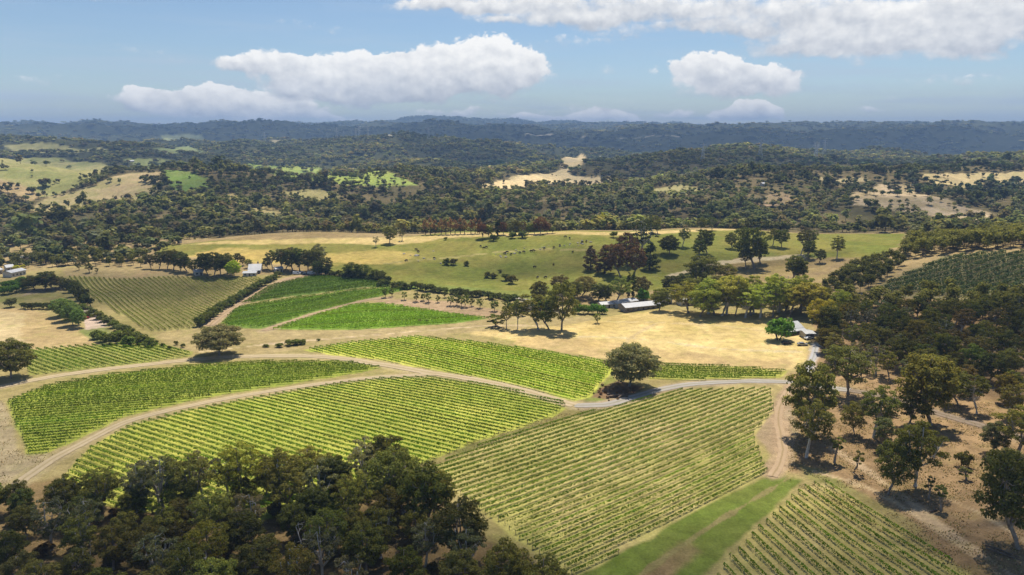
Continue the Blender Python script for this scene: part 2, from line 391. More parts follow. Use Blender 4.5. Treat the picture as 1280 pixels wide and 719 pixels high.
# vineyard blocks: key, polygon, row direction (two pixels), spacing, ground colours, leaf colour, cards per metre, card size, height, label bits
BLOCKS = [
 ('A', [(530,588),(600,558),(715,522),(790,502),(850,488),(963,486),(968,512),(942,545),(960,590),(840,654),(716,722),(668,690),(600,640)],
   ((600,674),(960,526)), 2.5, ((.41,.335,.15),(.31,.285,.095)), (.13,.205,.022), 22, .34, 1.2, .74,
   'long leafy vine row of the large straw striped block below the grey gravel road', 'vine rows below the grey gravel road'),
 ('B', [(890,722),(925,680),(965,645),(1003,607),(1032,603),(1110,650),(1215,722),(1290,790),(840,790)],
   ((1040,622),(1190,720)), 3.1, ((.42,.335,.17),(.30,.255,.095)), (.14,.22,.022), 20, .34, 1.25, .68,
   'leafy vine row of the small block cut off by the bottom right edge', 'vine rows in the bottom right block'),
 ('C', [(75,603),(112,560),(165,532),(235,514),(325,497),(405,483),(470,474),(540,472),(640,488),(712,506),(690,522),(600,552),(505,590),(420,640),(300,650),(150,640)],
   ((300,520),(480,571)), 2.5, ((.40,.39,.085),(.29,.315,.06)), (.125,.21,.02), 17, .38, 1.35, .75,
   'vine row of the broad yellow green block above the lower left woodland', 'vine rows above the lower left woodland'),
 ('D', [(376,438),(440,428),(520,421),(600,429),(700,443),(762,454),(765,464),(738,496),(716,502),(640,481),(560,465),(470,450)],
   ((570,466),(715,502)), 2.5, ((.42,.43,.085),(.32,.36,.065)), (.205,.31,.026), 14, .46, 1.4, .95,
   'bright green vine row of the sunny block between gravel track and golden paddock', 'vine rows beside the golden paddock'),
 ('D2', [(812,456),(900,458),(985,464),(975,472),(880,476),(812,474)],
   ((815,466),(975,470)), 2.6, ((.34,.33,.08),(.26,.28,.06)), (.125,.195,.024), 13, .44, 1.35, .8,
   'vine row of the narrow strip right of the lone tree and above the gravel road', 'vine rows in the narrow strip by the lone tree'),
 ('E', [(8,502),(60,482),(130,470),(235,458),(350,452),(440,453),(478,460),(400,474),(325,486),(235,502),(160,520),(100,548),(62,566),(32,568)],
   ((50,528),(260,510)), 2.5, ((.30,.325,.06),(.23,.27,.05)), (.145,.21,.024), 14, .42, 1.25, .95,
   'olive green vine row of the wide block between the two sandy tracks', 'vine rows between the two sandy tracks'),
 ('F', [(34,438),(100,433),(190,429),(240,440),(236,446),(140,458),(34,470)],
   ((70,440),(130,460)), 2.6, ((.28,.27,.08),(.22,.24,.06)), (.13,.20,.024), 13, .44, 1.4, .85,
   'light green vine row of the narrow wedge above the upper sandy track at far left', 'vine rows of the wedge at far left'),
 ('G', [(84,346),(200,347),(324,346),(330,351),(290,378),(256,402),(240,411),(186,415),(158,398),(112,371)],
   ((130,350),(215,414)), 2.6, ((.27,.23,.095),(.22,.20,.075)), (.135,.17,.028), 9, .45, 1.15, .75,
   'olive vine row of the dry rectangular block below the farmhouse trees', 'vine rows below the farmhouse trees'),
 ('H1', [(300,380),(335,358),(398,344),(478,352),(505,357),(440,361),(370,370)],
   ((320,374),(470,354)), 2.8, ((.12,.18,.04),(.10,.15,.035)), (.09,.15,.024), 13, .5, 1.25, 1.9,
   'dark green vine row of the uppermost plot beside the hedged dirt track', 'vine rows of the dark upper plot'),
 ('H2', [(274,408),(298,384),(370,372),(440,363),(522,358),(470,372),(400,388),(330,411)],
   ((290,396),(450,368)), 2.8, ((.16,.24,.045),(.13,.2,.04)), (.14,.225,.026), 13, .5, 1.25, 1.9,
   'mid green vine row of the middle plot beside the hedged dirt track', 'vine rows of the middle plot'),
 ('H3', [(340,412),(400,392),(440,381),(480,380),(540,388),(612,398),(560,405),(440,412)],
   ((360,408),(560,398)), 2.8, ((.2,.30,.05),(.16,.25,.045)), (.18,.285,.026), 13, .5, 1.25, 1.9,
   'vivid green vine row of the brightest plot beside the straw strip', 'vine rows of the vivid green plot'),
]
WP = [poly_w(z[-2], z[-1]) if z[-2] is not None else None for z in ZONES]
for b in BLOCKS:
    pass
BWP = {b[0]: poly_w(b[1]) for b in BLOCKS}

def albedo(x, y):
    n1 = fbm(x / 14, y / 14, 31, 4); n2 = fbm(x / 60, y / 60, 37, 3)
    mixn = sstep(.3, .7, .5 * n1 + .5 * n2)[:, None]
    c = np.tile(np.array((.30, .23, .12)), (len(x), 1)) * (1 - mixn) + np.array((.24, .18, .09)) * mixn
    wob = (fbm(x / 9, y / 9, 41, 3) - .5)
    def blend(poly, c1, c2, fe, dmin):
        nonlocal c
        if poly is None:
            w = sstep(dmin - 10, dmin + 20, y)
            k = np.nonzero(w > 0)[0]; w = w[k]
        else:
            mar = fe * 2
            k = np.nonzero((x > poly[:, 0].min() - mar) & (x < poly[:, 0].max() + mar) & (y > poly[:, 1].min() - mar) & (y < poly[:, 1].max() + mar))[0]
            if len(k) == 0: return
            ins = inside(poly, x[k], y[k]); d = edge_dist(poly, x[k], y[k])
            sd = np.where(ins, d, -d) + wob[k] * fe * 2.2
            w = sstep(-fe * .5, fe * .5, sd)
        cc = np.array(c1) * (1 - mixn[k]) + np.array(c2) * mixn[k]
        c[k] = c[k] * (1 - w[:, None]) + cc * w[:, None]
    for z, wp in zip(ZONES, WP):
        if z[0] == 'far_floor':
            blend(None, z[1], z[2], 0, z[5])
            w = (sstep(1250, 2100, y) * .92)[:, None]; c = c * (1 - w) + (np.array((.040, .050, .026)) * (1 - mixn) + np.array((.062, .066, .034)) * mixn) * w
        else: blend(wp, z[0], z[1], z[2], z[4])
    for b in BLOCKS:
        blend(BWP[b[0]], b[4][0], b[4][1], 1.4, 0)
    for pts, w, cc in VERGES:
        m = np.full(len(x), 1e9)
        for i in range(len(pts) - 1):
            a, bb = pts[i], pts[i + 1]
            k = np.nonzero((x > min(a[0], bb[0]) - 12) & (x < max(a[0], bb[0]) + 12) & (y > min(a[1], bb[1]) - 12) & (y < max(a[1], bb[1]) + 12))[0]
            if len(k) == 0: continue
            e = bb - a; t = np.clip(((x[k] - a[0]) * e[0] + (y[k] - a[1]) * e[1]) / (e @ e + 1e-9), 0, 1)
            m[k] = np.minimum(m[k], np.hypot(a[0] + t * e[0] - x[k], a[1] + t * e[1] - y[k]))
        k = np.nonzero(m < w + 4)[0]
        f = 1 - sstep(w * .6, w * 1.4, m[k] + wob[k] * 3)
        c[k] = c[k] * (1 - f[:, None]) + np.array(cc) * f[:, None]
    c *= (.86 + .28 * fbm(x / 4.5, y / 4.5, 51, 3))[:, None]
    return c

# tracks and roads (photograph pixels), width m
def smooth_line(pts, step=2.0):
    w = np.array([G(a, b)[:2] for a, b in pts])
    n = len(w); out = []
    for i in range(n - 1):
        p0, p1, p2, p3 = w[max(i - 1, 0)], w[i], w[i + 1], w[min(i + 2, n - 1)]
        L = np.linalg.norm(p2 - p1); m = max(2, int(L / step))
        for t in np.linspace(0, 1, m, endpoint=False):
            out.append(.5 * ((2 * p1) + (-p0 + p2) * t + (2 * p0 - 5 * p1 + 4 * p2 - p3) * t * t + (-p0 + 3 * p1 - 3 * p2 + p3) * t ** 3))
    out.append(w[-1])
    return np.array(out)

ROADS = [
 ('gravel_road', [(718,507),(740,507),(762,505),(790,497),(830,486),(870,480),(930,477),(985,478),(1030,484),(1062,488)], 4.2, 'gravel', 'grey gravel road curving past the lone tree into the right hand woods', 2.8, (.30,.24,.16)),
 ('sandy_track', [(-60,497),(0,484),(60,472),(130,462),(230,451),(300,446),(400,446),(470,455),(530,465),(600,476),(660,490),(718,507)], 4.4, 'sand', 'upper pale sandy track sweeping across the vineyards from the left edge', 2.6, (.34,.28,.15)),
 ('sandy_track', [(14,612),(40,592),(70,572),(112,550),(160,527),(230,509),(320,492),(400,480),(470,472),(545,468)], 3.2, 'sand', 'lower pale sandy track climbing from the lower left woodland', 2.8, (.32,.26,.14)),
 ('dirt_track', [(262,407),(278,394),(300,380),(340,357),(362,348),(398,342)], 4.0, 'dirt', 'brown dirt track beside the clipped hedge running up to the farmhouse', 3.6, (.36,.27,.17)),
 ('dirt_track', [(330,414),(370,400),(410,388),(450,377),(490,372)], 3.4, 'dirt', 'brown dirt track dividing the two bright green plots', 2.6, (.34,.26,.16)),
 ('dirt_track', [(990,480),(979,500),(973,520),(976,545),(978,570),(965,596)], 2.6, 'dirt', 'worn dirt track bending down beside the tall gum at right', 2.4, (.30,.22,.14)),
 ('woods_track', [(1062,488),(1090,493),(1130,504),(1180,519),(1240,536),(1330,566)], 3.6, 'track', 'dim earth track continuing the gravel road through the right hand woods', 2.6, (.22,.165,.11)),
 ('driveway', [(1020,430),(1018,442),(1013,456),(1006,474)], 2.4, 'drive', 'short pale driveway leading down from the parked cars', 1.6, (.40,.36,.31)),
 ('country_road', [(640,372),(665,378),(692,386),(700,390)], 4.5, 'gravel', 'short stretch of grey lane below the meadow hill', 2.0, (.30,.28,.22)),
]
RL = [(r, smooth_line(r[1])) for r in ROADS]
TRAILS = [([(800,719),(870,670),(985,598)], .35, (.19,.165,.07)), ([(700,420),(800,424),(900,436),(1000,440)], .9, (.50,.41,.24)), ([(760,402),(840,404),(930,410),(1000,428)], .8, (.46,.36,.19)), ([(840,395),(800,415),(770,440)], .7, (.46,.36,.19)), ([(1040,560),(1100,600),(1180,660),(1280,730)], .9, (.36,.27,.17)), ([(1020,590),(1090,612),(1180,668),(1250,720)], .8, (.37,.28,.17)), ([(1180,620),(1240,650),(1300,690)], .8, (.36,.27,.16)), ([(250,440),(360,428),(480,418),(600,408),(680,408)], 1.1, (.46,.36,.23)), ([(480,330),(600,318),(700,312),(780,318)], 1.2, (.28,.24,.10))]
VERGES = [(smooth_line(t[0], 4.0), t[1], t[2]) for t in TRAILS] + [(pl[::2] if len(pl) > 6 else pl, r[2] / 2 + r[5] * .55, r[6]) for r, pl in RL]

def ground_mat():
    m, nt, out = new_mat('ground_soil_and_grass'); k = N(nt)
    a = k.n('ShaderNodeAttribute', attribute_name='tint'); tc = k.n('ShaderNodeTexCoord'); v = tc.outputs['Object']
    n1 = k.noise(v, 1.7, 4, .7); n2 = k.noise(v, .28, 5, .65); n3 = k.noise(v, .03, 4, .6)
    f = k.m('MULTIPLY', k.mapr(n1, .25, .75, .72, 1.3), k.m('MULTIPLY', k.mapr(n2, .28, .72, .74, 1.26), k.mapr(n3, .3, .7, .88, 1.12)))
    c = k.mul(a.outputs['Color'], f)
    n4 = k.noise(v, .11, 5, .7)
    c = k.mix(k.mapr(n4, .5, .72, 0, .45), c, k.mix(1.0, c, (.72, .92, .55), 'MULTIPLY'))
    b = k.n('ShaderNodeBsdfDiffuse'); k.set(b.inputs[0], c)
    bp = k.n('ShaderNodeBump'); bp.inputs['Strength'].default_value = .6; bp.inputs['Distance'].default_value = .25
    k.set(bp.inputs['Height'], k.m('ADD', n1, k.m('MULTIPLY', n2, 2.0))); nt.links.new(bp.outputs[0], b.inputs['Normal'])
    nt.links.new(b.outputs[0], out.inputs[0]); return m

def build_ground():
    us = np.linspace(-1.32, 1.32, 1000)
    d = np.concatenate([np.linspace(6, 50, 30, endpoint=False), np.exp(np.linspace(math.log(50), math.log(14000), 900))])
    U, D = np.meshgrid(us, d)
    X = np.where(D < 60, U * 60, U * D).ravel(); Y = D.ravel()
    Z = hgt(X, Y); Cc = albedo(X, Y)
    nv = len(us); i = np.arange((len(d) - 1) * nv).reshape(len(d) - 1, nv)[:, :-1].ravel()
    f = np.stack([i, i + 1, i + nv + 1, i + nv], 1)
    v = np.stack([X, Y, Z], 1)
    structure(link('ground', mesh_np('ground', v, f, True, ground_mat(), Cc)))

def road_mat(name, c1, c2):
    m, nt, out = new_mat(name); k = N(nt)
    tc = k.n('ShaderNodeTexCoord'); v = tc.outputs['Object']
    at = k.n('ShaderNodeAttribute', attribute_name='tint')
    s = k.n('ShaderNodeSeparateColor'); nt.links.new(at.outputs['Color'], s.inputs[0])
    n1 = k.noise(v, .9, 5, .7); n2 = k.noise(v, .12, 4, .6)
    c = k.mix(k.mapr(k.m('ADD', k.m('MULTIPLY', n1, .6), k.m('MULTIPLY', n2, .5)), .35, .75, 0, 1), c1, c2)
    # two wheel ruts with a rougher crown between them: red channel = offset across the track
    crown = k.mapr(k.m('ADD', k.m('ABSOLUTE', k.m('SUBTRACT', s.outputs[0], .5)), k.m('MULTIPLY', k.m('SUBTRACT', n1, .5), .25)), .03, .16, .8, 0)
    c = k.mix(crown, c, (c1[0] * .62, c1[1] * .62, c1[2] * .5))
    b = k.n('ShaderNodeBsdfDiffuse'); k.set(b.inputs[0], c); nt.links.new(b.outputs[0], out.inputs[0])
    return m
RM = {'track': road_mat('woods_earth', (.25,.205,.165), (.19,.145,.105)), 'gravel': road_mat('grey_gravel', (.36,.34,.31), (.28,.26,.235)), 'sand': road_mat('pale_sand', (.45,.37,.25), (.34,.275,.175)),
      'dirt': road_mat('brown_dirt', (.40,.30,.20), (.30,.22,.14)), 'drive': road_mat('pale_drive', (.40,.40,.41), (.33,.33,.34))}

def build_roads():
    for r, pl in RL:
        t = np.gradient(pl, axis=0); t /= np.linalg.norm(t, axis=1, keepdims=True) + 1e-9
        nrm = np.stack([-t[:, 1], t[:, 0]], 1); na = 9; V = []; Cc = []
        arc = np.cumsum(np.r_[0, np.linalg.norm(np.diff(pl, axis=0), axis=1)])
        wl = r[2] / 2 * (1 + .5 * (fbm(arc / 3.2, arc * 0, 61, 4) - .5)); wr = r[2] / 2 * (1 + .5 * (fbm(arc / 3.2, arc * 0 + 9, 67, 4) - .5))
        for j in range(na):
            q = j / (na - 1)
            off = (-wl + (wl + wr) * q)[:, None] * nrm
            xy = pl + off; z = hgt(xy[:, 0], xy[:, 1]) + .05 + xy[:, 1] * .0003 + .05 * (1 - (2 * q - 1) ** 2)
            V.append(np.c_[xy, z]); Cc.append(np.tile((q, 0, 0), (len(pl), 1)))
        V = np.stack(V, 1).reshape(-1, 3); Cc = np.stack(Cc, 1).reshape(-1, 3)
        i = np.arange((len(pl) - 1) * na).reshape(-1, na)[:, :-1].ravel()
        f = np.stack([i, i + na, i + na + 1, i + 1], 1)
        structure(link(r[0], mesh_np(r[0], V, f, True, RM[r[3]], Cc)))

# ------------------------------------------------------------------ vine rows
def clip_line(poly, p0, t):
    n = len(poly); nv = np.array([-t[1], t[0]]); hits = []
    for i in range(n):
        a, b = poly[i] - p0, poly[(i + 1) % n] - p0
        da, db = a @ nv, b @ nv
        if (da > 0) != (db > 0):
            q = a + (b - a) * (da / (da - db)); hits.append(q @ t)
    hits.sort()
    return [(hits[i], hits[i + 1]) for i in range(0, len(hits) - 1, 2)]

POST = MB(); POST.box(-.045, .045, -.045, .045, -.2, 1.25); POST.bar((0, 0, 1.15), (0, .7, -.1), .02)
def build_vines():
    post_me = POST.build('end_post', M_POST)
    nrows = 0
    for key, pix, (pa, pb), sp, gc, leaf, per, cs, ht, wd, lab, grp in BLOCKS:
        poly = BWP[key]; a, b = G(*pa)[:2], G(*pb)[:2]; t = (b - a) / np.linalg.norm(b - a); nv = np.array([-t[1], t[0]])
        c0 = poly.mean(0); s = (poly - c0) @ nv
        for o in np.arange(s.min() + sp * .4, s.max(), sp):
            for l0, l1 in clip_line(poly, c0 + nv * o, t):
                l0 += random.uniform(.2, 1.4); l1 -= random.uniform(.2, 1.4)
                L = l1 - l0
                if L < 5: continue
                st = c0 + nv * o + t * l0; base = np.array([st[0], st[1], float(hgt(st[0], st[1]))])
                n = int(L * per * 1.25)
                q = rng.uniform(0, L, n)
                # vigour varies along and between rows; some vines are weak or missing
                xy0 = st + q[:, None] * t
                vig = fbm(xy0[:, 0] / 7, xy0[:, 1] / 7, 71, 3) + .5 * (fbm(xy0[:, 0] / 35, xy0[:, 1] / 35, 73, 2) - .5) + .2 * (vnoise(q / 1.6, q * 0 + o * 7, 5) - .5)
                if key not in ('A', 'B'): vig = .5 + (vig - .5) * .5
                else: vig = .5 + (vig - .5) * .75
                keep = rng.uniform(size=n) < np.clip((vig - .10) * 3.4, .3, 1)
                q = q[keep]; vig = vig[keep]; n = len(q)
                if n < 4: continue
                ang = rng.uniform(-.45, math.pi + .45, n); rr = np.sqrt(rng.uniform(.35, 1, n)) * (.75 + .5 * np.clip(vig, 0, 1))
                off = np.cos(ang) * wd * .5 * rr; z = ht * .66 + np.sin(ang) * ht * .34 * rr
                xy = st + q[:, None] * t + off[:, None] * nv
                zz = hgt(xy[:, 0], xy[:, 1]) + z
                c = np.c_[xy, zz] - base
                nr = np.c_[np.cos(ang)[:, None] * nv, np.sin(ang)] + rng.normal(size=(n, 3)) * .45
                v, f = cards(c, nr, cs * rng.uniform(.7, 1.25, n), rng)
                e = link('vine_row', None, loc=base)
                tag(e, lab, 'vine row', grp)
                tint = np.array(leaf) * (1 + .12 * rng.normal()) * (1, 1 + .05 * rng.normal(), 1)
                link('foliage', mesh_np('vine_foliage', v, f, False, M_VINE), e, color=tint)
                for w, an in ((0, 0), (L, math.pi)):
                    p = st + t * w; az = math.atan2(t[1], t[0]) + an + math.pi / 2
                    link('end_post', post_me, e, (p[0] - base[0], p[1] - base[1], float(hgt(*p)) - base[2]), az)
                nrows += 1
    print('vine rows', nrows)

# ------------------------------------------------------------------ trees
class Tree:
    """one kind of tree: a trunk mesh and a crown mesh with its base at the origin, height H"""
    def __init__(s, seed, H, Wd, tf, nclump, ncard, leaf, kind='gum', bark=None, flat=.6, lean=.05, limbs=5, name='gum'):
        g = np.random.default_rng(seed); s.H = H; tv, tfc = [], []
        def addtube(p, r, n=6):
            V, Fq = tube(p, r, n); o = len(tv); tv.extend(V); tfc.extend([tuple(i + o for i in q) for q in Fq])
        r0 = max(.16, H * .026) * (.55 if kind == 'dead' else 1)
        C = []; Rr = []
        if kind in ('gum', 'round', 'open', 'dead'):
            zf = H * tf; ln = g.normal(size=2) * lean * H
            fork = np.array([ln[0], ln[1], zf])
            addtube([(0, 0, -.6), (0, 0, .15), (ln[0] * .3, ln[1] * .3, zf * .45), fork], [r0 * 1.5, r0 * 1.15, r0 * .95, r0 * .8], 8)
            ends = []
            for i in range(limbs):
                w = 2 * math.pi * (i + g.uniform(-.3, .3)) / limbs; rad = Wd * .5 * g.uniform(.35, .7); up = H * g.uniform(.62, .86)
                if i == 0: rad *= .25; up = H * .9
                e = np.array([ln[0] + math.cos(w) * rad, ln[1] + math.sin(w) * rad, max(up, zf + .15 * H)])
                mid = fork * .5 + e * .5 + np.array([math.cos(w) * rad * .14, math.sin(w) * rad * .14, -H * .04]) + g.normal(size=3) * H * .015
                addtube([fork - (0, 0, .3), mid, e], [r0 * .62, r0 * .42, r0 * .2]); ends += [(mid, r0 * .4), (e, r0 * .2), (mid * .5 + e * .5, r0 * .3)]
            zc = zf + (H - zf) * .46; rz = (H - zf) * .54
            tries = 0
            while len(C) < nclump and tries < 8000:
                tries += 1
                p = g.normal(size=3); p /= np.linalg.norm(p); rr = g.uniform(.25, 1.0) ** .6
                if p[2] < -.75 and g.uniform() < .7: continue
                q = np.array([ln[0] * 1.3 + p[0] * rr * Wd * .5 * .86, ln[1] * 1.3 + p[1] * rr * Wd * .5 * .86, zc + p[2] * rr * rz * .86])
                cr = Wd * g.uniform(.065, .13) if kind != 'round' else Wd * g.uniform(.06, .115)
                if kind == 'open': cr *= .85
                if any(np.linalg.norm((q - b) * (1, 1, 1.4)) < (cr + d) * .74 for b, d in zip(C, Rr)): continue
                C.append(q); Rr.append(cr)
            for q, cr in zip(C, Rr):
                j = min(range(len(ends)), key=lambda k: np.linalg.norm(ends[k][0] - q)); e, er = ends[j]
                m = e * .45 + q * .55 + np.array([0, 0, -cr * .5]) + g.normal(size=3) * .12
                addtube([e, m, q + (0, 0, -.05)], [er * .7, er * .42, .035], 5)
                if kind in ('open', 'dead'):
                    for _ in range(3):
                        dd = g.normal(size=3); dd[2] = abs(dd[2]); dd /= np.linalg.norm(dd)
                        addtube([m * .4 + q * .6, q + dd * cr * .9], [er * .3, .02], 4)
        elif kind == 'cone':
            addtube([(0, 0, -.5), (0, 0, H * .5), (0, 0, H * .97)], [r0 * 1.1, r0 * .7, .05], 7)
            while len(C) < nclump:
                z = g.uniform(tf, .98); prof = math.sin(min(1, (1 - z) / (1 - tf) * 1.25 + .08) * math.pi * .5)
                w = g.uniform(0, 6.283); rad = Wd * .5 * prof * g.uniform(.45, .92)
                C.append(np.array([math.cos(w) * rad, math.sin(w) * rad, z * H - .1])); Rr.append(Wd * g.uniform(.09, .15) * (.5 + .6 * prof))
                addtube([(0, 0, z * H - .3), C[-1]], [r0 * .25, .02], 4)
        elif kind == 'column':
            addtube([(0, 0, -.5), (0, 0, H * .9)], [r0, .05], 6)
            while len(C) < nclump:
                z = g.uniform(tf, .97); prof = min(1, (1 - z) * 4 + .2) * min(1, .55 + z)
                w = g.uniform(0, 6.283); rad = Wd * .5 * prof * g.uniform(.3, .75)
                C.append(np.array([math.cos(w) * rad, math.sin(w) * rad, z * H])); Rr.append(Wd * .22 * (.5 + .5 * prof))
        elif kind == 'bush':
            for i in range(4):
                w = g.uniform(0, 6.283); addtube([(0, 0, -.3), (math.cos(w) * Wd * .15, math.sin(w) * Wd * .15, H * .4), (math.cos(w) * Wd * .28, math.sin(w) * Wd * .28, H * .7)], [r0 * .5, r0 * .35, .03], 5)
            while len(C) < nclump:
                p = g.normal(size=3); p /= np.linalg.norm(p); p[2] = abs(p[2]) * (1 if g.uniform() < .85 else -.3)
                rr = g.uniform(.3, .86)
                C.append(np.array([p[0] * rr * Wd * .5, p[1] * rr * Wd * .5, H * .36 + p[2] * rr * H * .56])); Rr.append(Wd * g.uniform(.12, .2))
        s.trunk = mesh_np(name + '_trunk', tv, tfc, True, bark or M_BARK)
        s.crown = None
        if kind != 'dead':
            cc, nn, ss = [], [], []
            tot = sum(r * r for r in Rr)
            for q, cr in zip(C, Rr):
                n = max(6, int(ncard * cr * cr / tot)); d = g.normal(size=(n, 3)); d[:, 2] = np.where(d[:, 2] < -.2, -d[:, 2] * (g.uniform(size=n) < .7) + d[:, 2] * .3, d[:, 2])
                d /= np.linalg.norm(d, axis=1, keepdims=True); rad = cr * g.uniform(.45, 1.12, (n, 1)) ** .7
                fz = flat if kind not in ('cone', 'column') else .9
                lump = 1 + .35 * (vnoise(d[:, 0] * 2.3 + q[0] * 3, d[:, 1] * 2.3 + d[:, 2] * 2.1 + q[1], 3)[:, None] - .5)
                cc.append(q + d * rad * lump * (1, 1, fz)); nn.append(d * (1, 1, 1.3) + g.normal(size=(n, 3)) * .5 + (0, 0, .6)); ss.append(leaf * g.uniform(.65, 1.3, n))
            v, f = cards(np.concatenate(cc), np.concatenate(nn), np.concatenate(ss), g, .8)
            s.crown = mesh_np(name + '_crown', v, f, False, M_LEAF)

OLIVE = np.array((.074, .074, .020)); DKOL = np.array((.054, .056, .017)); GREY = np.array((.082, .084, .040)); YEL = np.array((.142, .150, .032))
BRIGHT = np.array((.075, .135, .025)); MID = np.array((.066, .080, .021)); BURG = np.array((.070, .039, .023)); PINE = np.array((.030, .035, .013)); BROWN = np.array((.085, .066, .028))

def make_protos():
    Pr = {}
    Pr['dense'] = [Tree(100 + i, 12, 9.5 + i % 3, .20, 62, 8200, .36, 'gum', M_BARK, .72, name='dense_gum') for i in range(5)]
    Pr['umbrella'] = [Tree(200 + i, 14, 10.5 + (i % 2) * 1.5, .34, 50, 6200, .36, 'gum', M_BARK if i % 2 else M_PALE, .6, .06, 6, name='umbrella_gum') for i in range(4)]
    Pr['open'] = [Tree(300 + i, 13, 10, .32, 36, 3600, .36, 'open', M_PALE, .55, .05, 6, name='open_gum') for i in range(4)]
    Pr['round'] = [Tree(400 + i, 11, 14, .2, 95, 15000, .38, 'round', M_BARK, .62, .02, 7, name='round_tree') for i in range(3)]
    Pr['small'] = [Tree(450 + i, 6, 5.6, .22, 22, 1500, .46, 'round', M_DARK, .7, .02, 5, name='small_tree') for i in range(3)]
    Pr['sapling'] = [Tree(480 + i, 5, 2.2, .34, 12, 420, .36, 'gum', M_BARK, .8, .04, 3, name='sapling') for i in range(3)]
    Pr['cone'] = [Tree(500 + i, 15, 8.5, .08, 75, 4800, .55, 'cone', M_DARK, name='conifer') for i in range(3)]
    Pr['tallpine'] = [Tree(520 + i, 14, 6.2, .38, 40, 1900, .55, 'cone', M_DARK, name='pine') for i in range(3)]
    Pr['column'] = [Tree(540, 14, 2.6, .06, 44, 2200, .45, 'column', M_DARK, name='cypress')]
    Pr['bush'] = [Tree(560 + i, 3, 4, .1, 24, 1300, .36, 'bush', M_DARK, .8, name='bush') for i in range(4)]
    Pr['dead'] = [Tree(580 + i, 9, 7, .34, 12, 0, .4, 'dead', M_PALE, limbs=5, name='dead_tree') for i in range(2)]
    return Pr

def put(kind, p, h, col, label, cat, group=None, name='gum_tree', w=None, var=.12, idx=None):
    """a tree of its own at ground point p; h metres tall, w metres wide (or natural)"""
    L = PR[kind]; t = L[int(rng.integers(len(L)))] if idx is None else L[idx % len(L)]
    e = link(name, None, loc=(p[0], p[1], p[2] - .1)); tag(e, label, cat, group)
    sz = h / t.H; nat = t.nat * sz; sx = sz * .92 if w is None else sz * w * .86 / nat
    rz = rng.uniform(0, 6.283); c = np.clip(np.array(col) * TREE_GAIN * (1 + var * rng.normal(size=3) * (.6, .5, .6) + var * rng.normal()), .008, .5)
    link('trunk', t.trunk, e, rz=rz, s=(sx, sx, sz))
    if t.crown is not None: link('crown', t.crown, e, rz=rz, s=(sx, sx, sz), color=c)
    TREES.append((p[0], p[1]))
    return e

def at(kind, px, py, top, col, label, cat='gum tree', group=None, name='gum_tree', wpx=None, idx=None, var=.08):
    p = G(px, py); h = h_from(px, py, top) * 1.02
    return put(kind, p, h, col, label, cat, group, name, None if wpx is None else wpx * mpp(p), var, idx)

def scatter(poly_px, spacing, tries=6000, avoid=None, dmin=45., dens=None):
    poly = poly_w(poly_px, dmin); lo, hi = poly.min(0), poly.max(0); pts = []
    X = rng.uniform(lo, hi, (tries, 2)); ok = inside(poly, X[:, 0], X[:, 1])
    for x in X[ok]:
        s = spacing * (1 if dens is None else dens(x))
        if all((x[0] - q[0]) ** 2 + (x[1] - q[1]) ** 2 > s * s for q in pts) and (avoid is None or avoid(x)): pts.append(x)
    return [np.array([x[0], x[1], float(hgt(x[0], x[1]))]) for x in pts]

def near_road(x, m):
    for r, pl in RL:
        if np.min((pl[:, 0] - x[0]) ** 2 + (pl[:, 1] - x[1]) ** 2) < (r[2] / 2 + m) ** 2: return True
    return False

